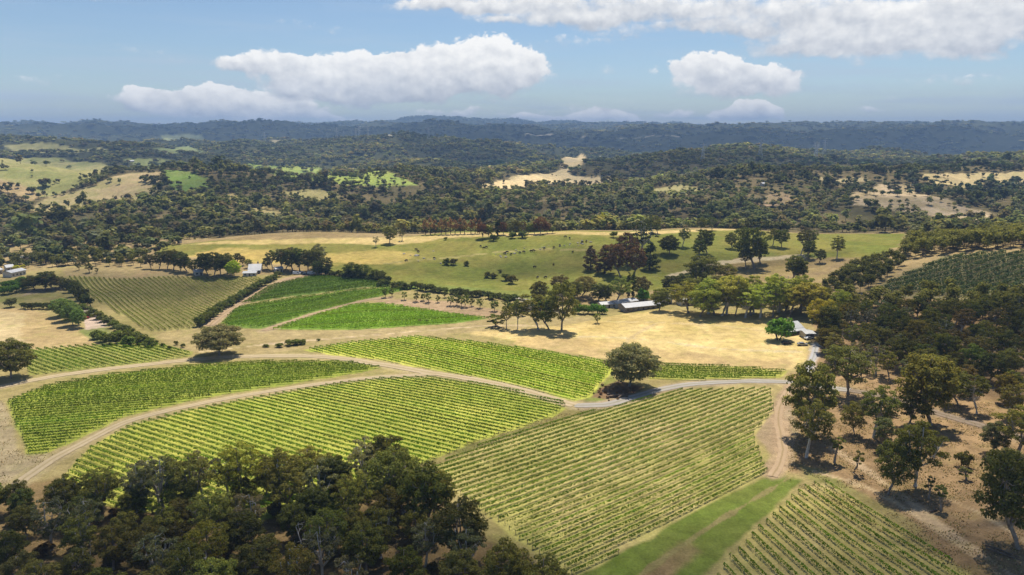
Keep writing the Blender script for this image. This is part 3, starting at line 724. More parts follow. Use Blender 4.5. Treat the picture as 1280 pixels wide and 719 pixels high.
TREES = []
TREE_GAIN = 2.35
def build_trees():
    for k, L in PR.items():
        for t in L:
            co = np.empty(len((t.crown or t.trunk).vertices) * 3); (t.crown or t.trunk).vertices.foreach_get('co', co); co = co.reshape(-1, 3)
            t.nat = (np.percentile(co[:, 0], 98) - np.percentile(co[:, 0], 2) + np.percentile(co[:, 1], 98) - np.percentile(co[:, 1], 2)) / 2
            hh = np.percentile(co[:, 2], 99.5); t.H = hh
    g = 'gum_tree'
    # --- trees standing alone in the vineyards
    at('round', 787, 483, 431, GREY * 1.25, 'lone broad gum tree on the brown patch inside the bend of the gravel road', 'gum tree', None, g, 66, 0)
    at('round', 274, 444, 408, GREY * 1.15, 'grey green spreading tree standing alone on the verge of the upper sandy track', 'gum tree', None, g, 58, 1)
    at('round', 14, 473, 427, DKOL, 'dark rounded tree cut by the left edge beside the wedge of vines', 'gum tree', None, g, 54, 2)
    # --- the open slope at lower right
    at('dense', 1016, 545, 455, OLIVE, 'tall leafy gum at the right end of the gravel road beside the striped block', 'gum tree', None, g, 60, 0)
    at('umbrella', 1008, 572, 502, DKOL * 1.3, 'leaning gum with a thick pale trunk below the end of the gravel road', 'gum tree', None, g, 46, 0)
    at('umbrella', 1060, 493, 431, DKOL * 1.2, 'gum with a visible forked trunk on the far side of the woods track', 'gum tree', None, g, 62, 1)
    at('umbrella', 1092, 547, 483, OLIVE, 'slender umbrella gum with a bare pale trunk on the brown slope', 'gum tree', None, g, 42, 0)
    at('dense', 1068, 543, 503, DKOL * 1.2, 'small dark gum leaning against its slender umbrella shaped neighbour', 'gum tree', None, g, 30, 2)
    at('dense', 1098, 562, 523, GREY, 'small grey green gum below the slender umbrella gum', 'gum tree', None, g, 24, 3)
    at('dense', 1110, 618, 551, DKOL * 1.15, 'dark stout gum standing above the bottom right vine block', 'gum tree', None, g, 50, 2)
    at('umbrella', 1144, 608, 527, OLIVE * 1.1, 'umbrella gum with a blue grey trunk right above the bottom right vine block', 'gum tree', None, g, 62, 2)
    at('dense', 1163, 532, 449, OLIVE, 'large layered gum with yellowish top in the middle of the right hand woods', 'gum tree', None, g, 68, 3)
    at('dense', 1136, 532, 490, DKOL, 'dark gum at the foot of the large layered gum', 'gum tree', None, g, 40, 4)
    at('dense', 1272, 686, 573, DKOL * .9, 'massive dark gum with pale trunk cut by the right edge', 'gum tree', None, g, 80, 1)
    at('umbrella', 1270, 575, 511, OLIVE * 1.1, 'yellow topped gum at the right edge above the massive dark one', 'gum tree', None, g, 60, 3)
    at('dense', 1240, 566, 527, GREY * .8, 'thin grey green gum left of the yellow topped gum', 'gum tree', None, g, 34, 0)
    at('dense', 1250, 600, 560, GREY * .8, 'pale low gum partly behind the massive dark gum', 'gum tree', None, g, 50, 2)
    for px, py, top, w, lab in [(1043, 578, 545, 18, 'bushy sapling beside the thick pale trunk'), (1067, 591, 562, 14, 'tiny sapling on the edge of the grass verge'),
                                (1161, 623, 597, 13, 'left one of two thin saplings on the dry slope'), (1176, 638, 606, 15, 'right one of two thin saplings on the dry slope'), (1208, 600, 585, 16, 'low sapling just below the round dark shrub')]:
        at('sapling', px, py, top, DKOL * 1.3, lab, 'sapling', None, 'sapling', w)
    at('bush', 1203, 584, 565, DKOL, 'round dark shrub alone on the dry slope at right', 'shrub', None, 'shrub', 20)
    # --- lower left woodland
    BL = [(-70,606),(0,640),(70,640),(140,630),(200,618),(300,618),(400,612),(470,596),(510,622),(545,655),(560,690),(590,720),(600,790),(-120,880)]
    glade = poly_w([(-60,650),(40,640),(95,632),(120,650),(90,690),(75,760),(-80,800)])
    pts = scatter(BL, 7.3, 9000, lambda x: not (inside(glade, np.array([x[0]]), np.array([x[1]]))[0] and random.random() < .88))
    n = 0
    for p in pts:
        px, py = P(*p)
        if px < -90 or py > 860: continue
        r = rng.uniform(); e = n % 7
        if r < .60: put('dense', p, rng.uniform(7.5, 11.5), (OLIVE if r < .3 else DKOL) * rng.uniform(.7, 1.15), 'dark dense crowned gum packed into the lower left woodland', 'gum tree', 'dense gums of the lower left woodland')
        elif r < .76: put('umbrella', p, rng.uniform(11, 14), OLIVE * rng.uniform(.75, 1.2), 'flat topped olive gum rising from the lower left woodland', 'gum tree', 'flat topped gums of the lower left woodland')
        else: put('open', p, rng.uniform(10.5, 13.5), GREY * rng.uniform(.7, 1), 'thin crowned gum with pale bare limbs in the lower left woodland', 'gum tree', 'thin pale limbed gums of the lower left woodland')
        n += 1
    # trees along its upper edge, with vines showing between their trunks
    for px, py, top, k, c, lab in [(22, 640, 602, 'dense', DKOL, 'dark gum at the left edge where the lower sandy track ends'), (83, 655, 596, 'umbrella', DKOL, 'dark leaning gum beside the grassy glade at lower left'),
        (128, 648, 590, 'umbrella', OLIVE, 'narrow dark trunked gum right of the grassy glade'), (172, 640, 584, 'open', GREY, 'first thin pale gum against the vines at the woodland edge'),
        (205, 642, 576, 'open', GREY * .9, 'many stemmed pale gum against the vines at the woodland edge'), (240, 640, 572, 'umbrella', OLIVE * 1.1, 'gum with dark slanting trunk against the vines'),
        (298, 636, 563, 'umbrella', YEL * .8, 'yellow olive gum standing highest above the lower vine rows'), (350, 640, 566, 'umbrella', OLIVE * 1.1, 'wide olive gum overlapping the lower vine rows'),
        (482, 606, 548, 'dense', DKOL * .8, 'very dark round gum at the top of the woodland beside the vines'), (420, 625, 572, 'dense', PINE * 1.1, 'blackish dense tree at the woodland edge left of the top'),
        (505, 640, 566, 'dense', OLIVE, 'broad olive gum at the upper right corner of the lower left woodland'), (540, 665, 590, 'dense', OLIVE * .9, 'rounded gum on the right flank of the lower left woodland'),
        (573, 700, 625, 'dense', DKOL, 'dark gum at the right tip of the lower left woodland'), (640, 760, 688, 'dense', OLIVE, 'gum poking up from the bottom edge beside the striped block'),
        (672, 765, 698, 'dense', OLIVE * .9, 'small gum at the bottom edge nearest the striped block'), (280, 765, 700, 'dense', YEL * .8, 'yellow green topped tree at the bottom edge of the woodland')]:
        at(k, px, py, top, c, lab)
    at('dead', 107, 735, 690, MID, 'small bleached dead tree at the bottom edge of the glade', 'dead tree', None, 'dead_tree', None, 0)
    at('dead', 388, 722, 655, MID, 'white bare limbed tree amid the dark woodland', 'dead tree', None, 'dead_tree', 60, 1)
    # understory shrubs
    for p in scatter([(-60,640),(200,640),(480,625),(590,719),(590,790),(-100,860)], 9.0, 1500):
        put('bush', p, rng.uniform(1.2, 3.0), BROWN * rng.uniform(.6, 1), 'brownish understory shrub below the lower left gums', 'shrub', 'understory shrubs of the lower left woodland', 'shrub')
    # --- right hand woods
    RW = [(1045,470),(1030,440),(1022,415),(1045,398),(1110,394),(1200,400),(1320,396),(1340,520),(1290,540),(1225,520),(1180,498),(1120,480)]
    pts = scatter(RW, 7.6, 12000, lambda x: not near_road(x, 2.5))
    for p in pts:
        px, py = P(*p)
        if px > 1325: continue
        r = rng.uniform()
        if r < .5: put('dense', p, rng.uniform(9, 13), (OLIVE if r < .2 else DKOL) * rng.uniform(.8, 1.15), 'dark dense gum in the woods filling the right side', 'gum tree', 'dense gums of the right hand woods')
        elif r < .88: put('umbrella', p, rng.uniform(10, 14), (OLIVE * .9 if r < .74 else BROWN * .9), 'flat topped brownish olive gum in the woods filling the right side', 'gum tree', 'flat topped gums of the right hand woods')
        else: put('open', p, rng.uniform(9, 13), GREY * .8, 'thin crowned grey gum in the woods filling the right side', 'gum tree', 'thin gums of the right hand woods')
    # sunlit gums at the far edge of the golden paddock
    xs = [862, 874, 883, 893, 902, 907, 919, 929, 938, 944, 953, 964, 972, 981, 990, 1001, 1012]
    for i, x in enumerate(xs):
        at(('umbrella', 'dense', 'open', 'dense', 'umbrella')[i % 5], x + rng.uniform(-3, 3), 396 + rng.uniform(-7, 4), 353 + rng.uniform(-9, 12), YEL * rng.uniform(.7, 1.25) * (1, rng.uniform(.92, 1.08), 1), 'sunlit yellow green gum in the belt along the back of the golden paddock', 'gum tree', 'sunlit gums behind the golden paddock', g, rng.uniform(26, 44))
    for i, (x, y, t) in enumerate([(1030, 398, 374), (1000, 385, 352), (972, 383, 350), (940, 382, 346), (915, 378, 344), (890, 384, 350), (1024, 390, 360), (1050, 392, 362)]):
        at('dense', x, y, t, (YEL if i % 2 else OLIVE) * .9, 'second row gum behind the sunlit belt at the back of the golden paddock', 'gum tree', 'second row gums behind the golden paddock')
    at('umbrella', 1023, 425, 375, (.15, .125, .02), 'yellow topped gum standing right beside the stone house', 'gum tree', None, g, 34)
    at('dense', 1036, 428, 384, DKOL, 'dark gum right behind the yellow topped one by the stone house', 'gum tree', None, g, 30)
    at('bush', 973, 425, 399, BRIGHT * .75, 'large bright green bush beside the pale roofed house', 'shrub', None, 'shrub', 34)
    # --- trees dotted over the meadow hill
    md = 'tree scattered on the meadow hill'
    for i, (x, y, t, k) in enumerate([(884,318,288,'dense'),(876,322,300,'dense'),(837,318,295,'round'),(853,309,286,'umbrella'),(915,311,291,'dense'),(943,336,286,'dense'),(932,336,312,'umbrella'),(950,330,300,'dense'),(966,308,286,'umbrella'),(977,309,287,'dense'),
        (1001,319,288,'umbrella'),(1012,312,288,'umbrella'),(1046,324,296,'umbrella'),(989,352,320,'dense'),(994,352,326,'dense'),(1008,324,302,'dense'),(822,292,270,'umbrella'),(804,300,272,'open'),(876,288,272,'dense'),(890,288,272,'umbrella')]):
        at(k, x, y, t, (MID * .75 if i % 2 else OLIVE * .8), 'dark green paddock tree dotted over the right half of the meadow hill', 'gum tree', 'paddock trees on the meadow hill')
    at('dense', 1024, 329, 312, PINE * 1.2, 'low dark shrubby tree beside the rightmost paddock trees', 'gum tree')
    RUST = np.array((.066, .043, .025))
    for i, (x, y, t, w, lab) in enumerate([(738,338,308,19,'leftmost rust brown tree of the clump on the meadow'),(756,342,307,24,'second rust brown tree from the left in the clump on the meadow'),(775,346,306,30,'broad rust brown tree in the middle of the clump'),(793,346,308,28,'reddish brown tree right of the clump middle'),(784,332,292,30,'dark reddish tree at the back of the clump')]):
        at('cone' if i < 2 else 'dense', x, y, t, RUST * (1, 1.12, .9)[i % 3], lab, 'rust tree', None, 'rust_tree', w)
    at('cone', 812, 337, 304, PINE * 1.5, 'dark green conifer at the right end of the rust brown clump', 'conifer', None, 'conifer', 24)
    at('open', 800, 322, 276, PINE * 1.4, 'tall dark open pine rising behind the rust brown clump', 'pine', None, 'pine_tree', 40)
    # ridge line pines
    for i in range(12):
        at('tallpine', 532 + i * 6.2 + rng.uniform(-1, 1), 293.5 - i * .15, 273 + rng.uniform(-2, 2), BURG * 1.3 + BROWN * .6, 'reddish trunked pine in the row along the meadow ridge', 'pine', 'row of reddish pines on the ridge', 'pine_tree', 8)
    at('column', 622, 297, 273, PINE * .8, 'black narrow cypress standing on the meadow ridge', 'cypress', None, 'cypress_tree', 7)
    for i, (x, y, t, k, c) in enumerate([(604,298,280,'dense',BURG),(611,297,282,'dense',MID*.7),(630,294,278,'dense',BURG*.9),(637,295,280,'umbrella',DKOL),(645,294,276,'dense',DKOL),(652,293,277,'umbrella',BROWN*.8),(660,293,280,'dense',MID),(676,293,272,'dense',BURG*1.3),(668,293,280,'dense',DKOL),(690,292,283,'dense',GREY),(684,292,279,'dense',BURG)]):
        at(k, x, y, t, c, 'mixed dark tree in the clump on the meadow ridge by the cypress', 'ridge tree', 'mixed ridge trees by the cypress', 'ridge_tree')
    for x, y, t, k, c, lab in [(487,305,284,'dense',DKOL*1.2,'dark pointed tree left of the ridge pines'),(470,309,296,'open',GREY,'thin small tree farthest left on the meadow ridge'),(503,301,288,'open',DKOL,'slim dark tree between the ridge pines and the pointed tree')]:
        at(k, x, y, t, c, lab, 'ridge tree', None, 'ridge_tree')
    for x, y, w in [(617,301,11),(640,298,10),(653,297.5,12),(767,297,10),(558,331,11),(567,331,10),(583,332,8),(609,347,10),(617,348,9),(625,341,5),(632,351,11),(640,355,14),(557,300,5),(1080,291,6)]:
        at('bush', x, y, y - w * .75, DKOL * 1.1 if y > 320 else MID * .9, 'dark rounded shrub on the grassy meadow hill', 'shrub', 'shrubs on the meadow hill', 'shrub', w)
    # --- small orchard trees below the meadow
    for i, (x, y, h) in enumerate([(482,372,11),(490,371,10),(506,375,10),(520,377,11),(529,376,9),(536,378,12),(547,378,9),(556,372,9),(563,382,12),(571,382,14),(577,383,12),(581,384,14),(589,383,11),(600,385,12),(618,389,13),(632,391,14),(639,392,14),(646,393,14),(653,395,13),(583,375,9),(595,372,9)]):
        at('small', x, y, y - h, MID * (1 + .2 * (i % 3 - 1)), 'small round orchard tree below the meadow hill', 'orchard tree', 'small orchard trees', 'orchard_tree')
    for i in range(26):
        x = 478 + i * 6.6 + rng.uniform(-2, 2); y = 357 + (x - 478) * .115 + rng.uniform(-2, 2)
        at('bush', x, y, y - rng.uniform(6, 9), PINE * 1.5 if i % 3 else MID * .8, 'dark creek side shrub along the foot of the meadow hill', 'shrub', 'creek side shrubs', 'shrub', rng.uniform(9, 14))
    for i in range(22):
        x = 398 + i * 4.2; y = 343 + i * .5 + rng.uniform(-.5, .5)
        at('bush', x, y, y - rng.uniform(6, 9), PINE * 1.3, 'clipped dark hedge shrub behind the dark upper vine plot', 'shrub', 'hedge shrubs behind the dark plot', 'shrub', 9)
    # --- middle gums and creek trees
    for x, y, t, k, w, c, lab in [(673,412,369,'umbrella',40,OLIVE*1.15,'left one of the tall trio of gums on the straw flat'),(702,413,352,'dense',42,OLIVE*1.1,'tallest gum of the trio on the straw flat'),(686,412,374,'dense',36,MID,'dense gum between the two tallest on the straw flat'),
        (647,411,374,'umbrella',18,MID,'slim gum left of the trio on the straw flat'),(633,411,384,'umbrella',16,OLIVE,'small upright tree next to the slim gum'),(620,409,394,'small',22,MID*1.1,'low round tree at the end of the straw flat'),
        (672,380,352,'dense',None,DKOL,'dark creek tree behind the trio of gums'),(700,366,344,'dense',26,BROWN*.7+DKOL*.4,'brownish creek tree behind the tallest gum'),(727,371,345,'dense',28,BROWN*.6+DKOL*.5,'brownish creek tree between the trio and the sheds'),(714,376,352,'dense',24,DKOL,'dark low creek tree right behind the tallest gum'),
        (748,378,356,'dense',26,PINE*1.5,'blackish green tree behind the bright hedge'),(769,382,346,'umbrella',30,MID*1.1,'pale trunked tree at the left end of the sheds'),(785,377,341,'column',6,MID*.8,'left narrow poplar behind the sheds'),(791,377,340,'column',6,MID*.7,'right narrow poplar behind the sheds'),
        (803,374,346,'dense',24,BROWN*.8,'brownish tree behind the long sheds'),(804,377,361,'bush',16,BRIGHT,'vivid green bush behind the long sheds'),(824,389,361,'round',24,OLIVE*1.3,'leafy tree standing in front of the long shed'),(849,379,358,'umbrella',20,YEL*.8,'small tree at the right end of the long shed'),
        (835,370,346,'dense',26,PINE*1.2,'black green tree above the right end of the sheds'),(851,365,342,'dense',26,PINE*1.3,'second black green tree right of the sheds'),(866,358,322,'dense',36,DKOL*1.2,'tall dark tree on the slope right of the sheds'),(885,352,322,'dense',34,DKOL*1.2,'dark tree below the paddock trees'),(905,350,330,'dense',28,OLIVE,'olive tree at the foot of the meadow hill'),
        (760,380,356,'dense',20,PINE*1.4,'dark tree at the back of the shed yard'),(870,374,348,'dense',30,OLIVE,'olive gum behind the right end of the sheds'),(893,366,344,'dense',30,DKOL*1.2,'dark gum behind the sunlit belt'),(747,404,392,'small',10,MID*1.2,'tiny round tree at the tip of the golden paddock')]:
        at(k, x, y, t, c, lab, 'gum tree' if k != 'column' and k != 'bush' else ('poplar' if k == 'column' else 'shrub'), None, 'gum_tree' if k not in ('column', 'bush') else ('poplar_tree' if k == 'column' else 'shrub'), w)
    for i, x in enumerate([723, 729, 735, 741, 747, 753]):
        at('bush', x, 392 + (i % 2), 380 + (i % 3), BRIGHT * .85, 'bright green shrub of the low hedge left of the sheds', 'shrub', 'bright green hedge left of the sheds', 'shrub', 12)
    # --- farmhouse grove on the left
    for i, (x, y, t, k, c) in enumerate([(189,336,318,'dense',GREY*.7),(199,337,316,'dense',DKOL),(209,337,314,'dense',GREY*.7),(217,338,313,'dense',DKOL),(226,340,316,'dense',PINE*1.4),(234,340,318,'dense',DKOL),(252,343,318,'dense',PINE*1.3),(260,344,317,'dense',MID*.7),(268,345,315,'dense',DKOL),(276,345,320,'dense',MID*.8),(284,344,318,'dense',DKOL),
        (296,330,317,'dense',PINE*1.2),(304,332,320,'dense',DKOL),(335,336,322,'dense',PINE*1.3),(341,338,314,'umbrella',DKOL),(350,337,312,'dense',GREY*.7),(357,338,311,'dense',BROWN*.8),(366,339,310,'dense',DKOL),(375,339,311,'dense',MID*.8),(385,340,313,'dense',GREY*.7),(393,340,311,'dense',DKOL),(400,334,305,'umbrella',GREY*.75),(409,343,322,'dense',PINE*1.5),(398,345,326,'dense',PINE*1.4),
        (242,342,325,'dense',MID*.8),(313,335,324,'dense',MID*.7)]):
        at(k, x, y, t, c, 'dark tree of the grove around the white roofed farmhouse', 'grove tree', 'grove around the farmhouse', 'grove_tree')
    at('round', 293, 346, 326, (.17, .26, .02), 'glowing lime green round tree beside the white roofed farmhouse', 'grove tree', None, 'grove_tree', 19)
    for x, y, t, w in [(444,347,328,24),(453,347,330,20),(436,345,334,12),(471,350,337,14),(478,351,338,12)]:
        at('dense', x, y, t, MID * .75, 'bushy tree in the hedge line behind the dark plot', 'grove tree', 'bushy trees in the hedge line', 'grove_tree', w)
    for i in range(24):
        f = i / 23; x = 252 + (350 - 252) * f; y = 408 - (408 - 346) * f ** .92 + rng.uniform(-.7, .7); x -= 2
        at('bush', x, y, y - 12 + 5 * f, PINE * 1.7 if i % 2 else MID * .75, 'dark shrub of the thick hedge beside the farmhouse dirt track', 'shrub', 'hedge beside the farmhouse track', 'shrub', 15 - 5 * f)
    # far left
    for i, (x, y, t, w) in enumerate([(75,396,374,22),(84,401,375,24),(91,407,380,24),(99,410,386,18)]):
        at('round', x, y, t, (.075, .105, .035), ['nearest the lawn', 'second', 'third', 'nearest the gravel pad'][i] + ' willow like bush of the tall green row beside the gravel pad', 'shrub', None, 'tall_shrub', w)
    for i in range(8):
        at('bush', 30 + i * 4.8, 386 + (i % 2) * .7, 378.5, PINE * 1.4, 'black green shrub of the short hedge on the left lawn', 'shrub', 'short hedge on the left lawn', 'shrub', 8)
    at('bush', 14, 384, 373, PINE * 1.6, 'round black green bush at the left end of the lawn', 'shrub', None, 'shrub', 14)
    for i, (x, y, t, w) in enumerate([(44,362,344,24),(56,363,341,26),(68,362,343,24),(78,360,346,18)]):
        at('dense', x, y, t, DKOL, 'dark tree of the clump over the left hand yard', 'grove tree', 'clump over the left hand yard', 'grove_tree', w)
    for i, (x, y, t) in enumerate([(84,362,350),(89,366,351),(94,371,353),(99,376,356),(104,380,361),(109,384,367)]):
        at('bush', x, y, t, PINE * 1.25, 'tall dark hedge shrub on the left side of the dry rectangular block', 'shrub', 'tall hedge left of the dry block', 'shrub', 15)
    for i in range(12):
        f = i / 11; x = 103 + 72 * f; y = 388 + 40 * f
        at('bush', x, y, y - 8 - rng.uniform(0, 3), PINE * 1.9 if i % 3 else MID, 'green ditch shrub between the gravel pad and the dry block', 'shrub', 'ditch shrubs by the gravel pad', 'shrub', 14)
    for i in range(14):
        x = 122 + i * 8.2; y = 424 + (i % 3) * 3 + i * .35
        if i > 8: at('bush', x, y + 3, y - 2, DKOL * 1.2, 'tiny dark shrub in the straw verge above the wedge of vines', 'shrub', 'tiny verge shrubs', 'shrub', 6)
        else: at('bush', x, y, y - 10 - rng.uniform(0, 3), MID * (.8 + .3 * (i % 2)), 'green thicket shrub at the right end of the wedge of vines', 'shrub', 'thicket by the wedge of vines', 'shrub', 17)
    for i, (x, y) in enumerate([(4,368),(12,368),(20,366),(28,363),(35,360),(42,356),(8,362),(18,360),(28,356)]):
        at('bush', x, y, y - 10, BRIGHT * .65, 'light green garden shrub in front of the left hand sheds', 'shrub', 'garden shrubs by the left hand sheds', 'shrub', 12)
    at('small', 24, 339, 331, (.32, .26, .02), 'bright yellow small tree beside the white sheds', 'ornamental tree', None, 'ornamental_tree', 13)
    for x, y, t, lab in [(112,341,329,'taller of the two little trees in the straw strip above the dry block'),(121,342,335,'shorter of the two little trees in the straw strip above the dry block'),(99,338,327,'little tree left of the pair in the straw strip')]:
        at('small', x, y, t, DKOL, lab, 'grove tree', None, 'grove_tree')
    for x, y, w in [(333,434,8),(350,434,10),(362,432,14),(371,431,14),(378,430,12),(398,426,5),(524,403,7),(533,403,6)]:
        at('bush', x, y, y - w * .5, MID * .9, 'small shrub on the straw verge above the upper track', 'shrub', 'small shrubs on the straw verge', 'shrub', w)
    # dry scrub beneath the lone tree
    for p in scatter([(738,494),(752,482),(800,484),(790,496),(762,502)], 2.4, 200):
        put('bush', p, rng.uniform(.5, 1.1), np.array((.10, .065, .04)), 'low brown scrub clump beneath the lone broad gum', 'shrub', 'brown scrub beneath the lone gum', 'shrub')
    # --- olive orchard on the right slope
    OR = poly_w([(1092,364),(1135,343),(1182,322),(1300,316),(1330,316),(1330,378),(1270,378),(1200,372),(1130,368)])
    a, b = G(1130, 362)[:2], G(1250, 330)[:2]; t = (b - a) / np.linalg.norm(b - a); nv = np.array([-t[1], t[0]]); c0 = OR.mean(0); s = (OR - c0) @ nv
    for o in np.arange(s.min(), s.max(), 7.2):
        for l0, l1 in clip_line(OR, c0 + nv * o, t):
            L = l1 - l0
            if L < 8: continue
            st = c0 + nv * o + t * l0; base = np.array([*st, float(hgt(*st))]); cc, nn = [], []
            for q in np.arange(1, L, 2.0):
                p = st + t * q + rng.normal(size=2) * .3; z = float(hgt(*p)); h = rng.uniform(2.3, 3.2)
                d = rng.normal(size=(60, 3)); d /= np.linalg.norm(d, axis=1, keepdims=True)
                cc.append(np.c_[p[0] + d[:, 0] * h * .42, p[1] + d[:, 1] * h * .42, z + h * .58 + d[:, 2] * h * .42] * 1.0 - base); nn.append(d + rng.normal(size=(60, 3)) * .4)
            v, f = cards(np.concatenate(cc), np.concatenate(nn), .62, rng)
            e = link('orchard_row', None, loc=base); tag(e, 'row of grey green orchard trees on the right hand hillside', 'orchard row', 'orchard rows on the right hillside')
            link('foliage', mesh_np('orchard_foliage', v, f, False, M_LEAF), e, color=(.10, .14, .07))
    print('trees', len(TREES), 'gums', sum(1 for o in sc.objects if o.parent is None and o.name.startswith('gum_tree')))

# woods beyond: nobody could count them, one mass
CLEAR = None
def lod_tree(g, n, trunk=True):
    """unit tree (height 1, crown width ~.9): crown cards"""
    C = []
    for i in range(7):
        w = g.uniform(0, 6.283); r = g.uniform(.0, .30); C.append((math.cos(w) * r, math.sin(w) * r, g.uniform(.42, .82)))
    C = np.array(C); k = g.integers(0, 7, n); d = g.normal(size=(n, 3)); d /= np.linalg.norm(d, axis=1, keepdims=True)
    c = C[k] + d * (.2, .2, .16) * g.uniform(.6, 1.1, (n, 1))
    v, f = cards(c, d + (0, 0, .95) + g.normal(size=(n, 3)) * .35, .21 * math.sqrt(90 / n), g)
    if trunk:
        tv, tf = tube([(0, 0, -.05), (0, 0, .5)], [.022, .014], 3)
        f = np.concatenate([f, np.array(tf) + len(v)]); v = np.concatenate([v, np.array(tv)])
        return v, f, len(tv)
    return v, f, 0

def bake_wood(name, pts, hts, wds, cols, ncard, nproto, g, trunk=True):
    prot = [lod_tree(g, ncard, trunk) for _ in range(nproto)]
    k = g.integers(0, nproto, len(pts)); V, Fc, Cc = [], [], []; off = 0
    for j, (v, f, nt) in enumerate(prot):
        I = np.nonzero(k == j)[0]
        if len(I) == 0: continue
        a = g.uniform(0, 6.283, len(I)); ca, sa = np.cos(a)[:, None], np.sin(a)[:, None]
        x = (v[:, 0] * ca - v[:, 1] * sa) * wds[I, None]; y = (v[:, 0] * sa + v[:, 1] * ca) * wds[I, None]; z = v[:, 2] * hts[I, None]
        vv = np.stack([x + pts[I, 0, None], y + pts[I, 1, None], z + pts[I, 2, None]], 2).reshape(-1, 3)
        ff = (f[None] + (np.arange(len(I)) * len(v))[:, None, None]).reshape(-1, 4) + off
        cc = np.repeat(cols[I], len(v), 0).reshape(len(I), len(v), 3).copy()
        if nt: cc[:, -nt:] = (.22, .18, .14)
        V.append(vv); Fc.append(ff); Cc.append(cc.reshape(-1, 3)); off += len(vv)
    return link(name, mesh_np(name, np.concatenate(V), np.concatenate(Fc), False, M_WOOD, np.concatenate(Cc)))

FARCLEAR = [z for z in ZONES if z[0] != 'far_floor' and z[-1] >= 700]
def in_any(polys, x, y):
    m = np.zeros(len(x), bool)
    for p in polys: m |= inside(p, x, y)
    return m

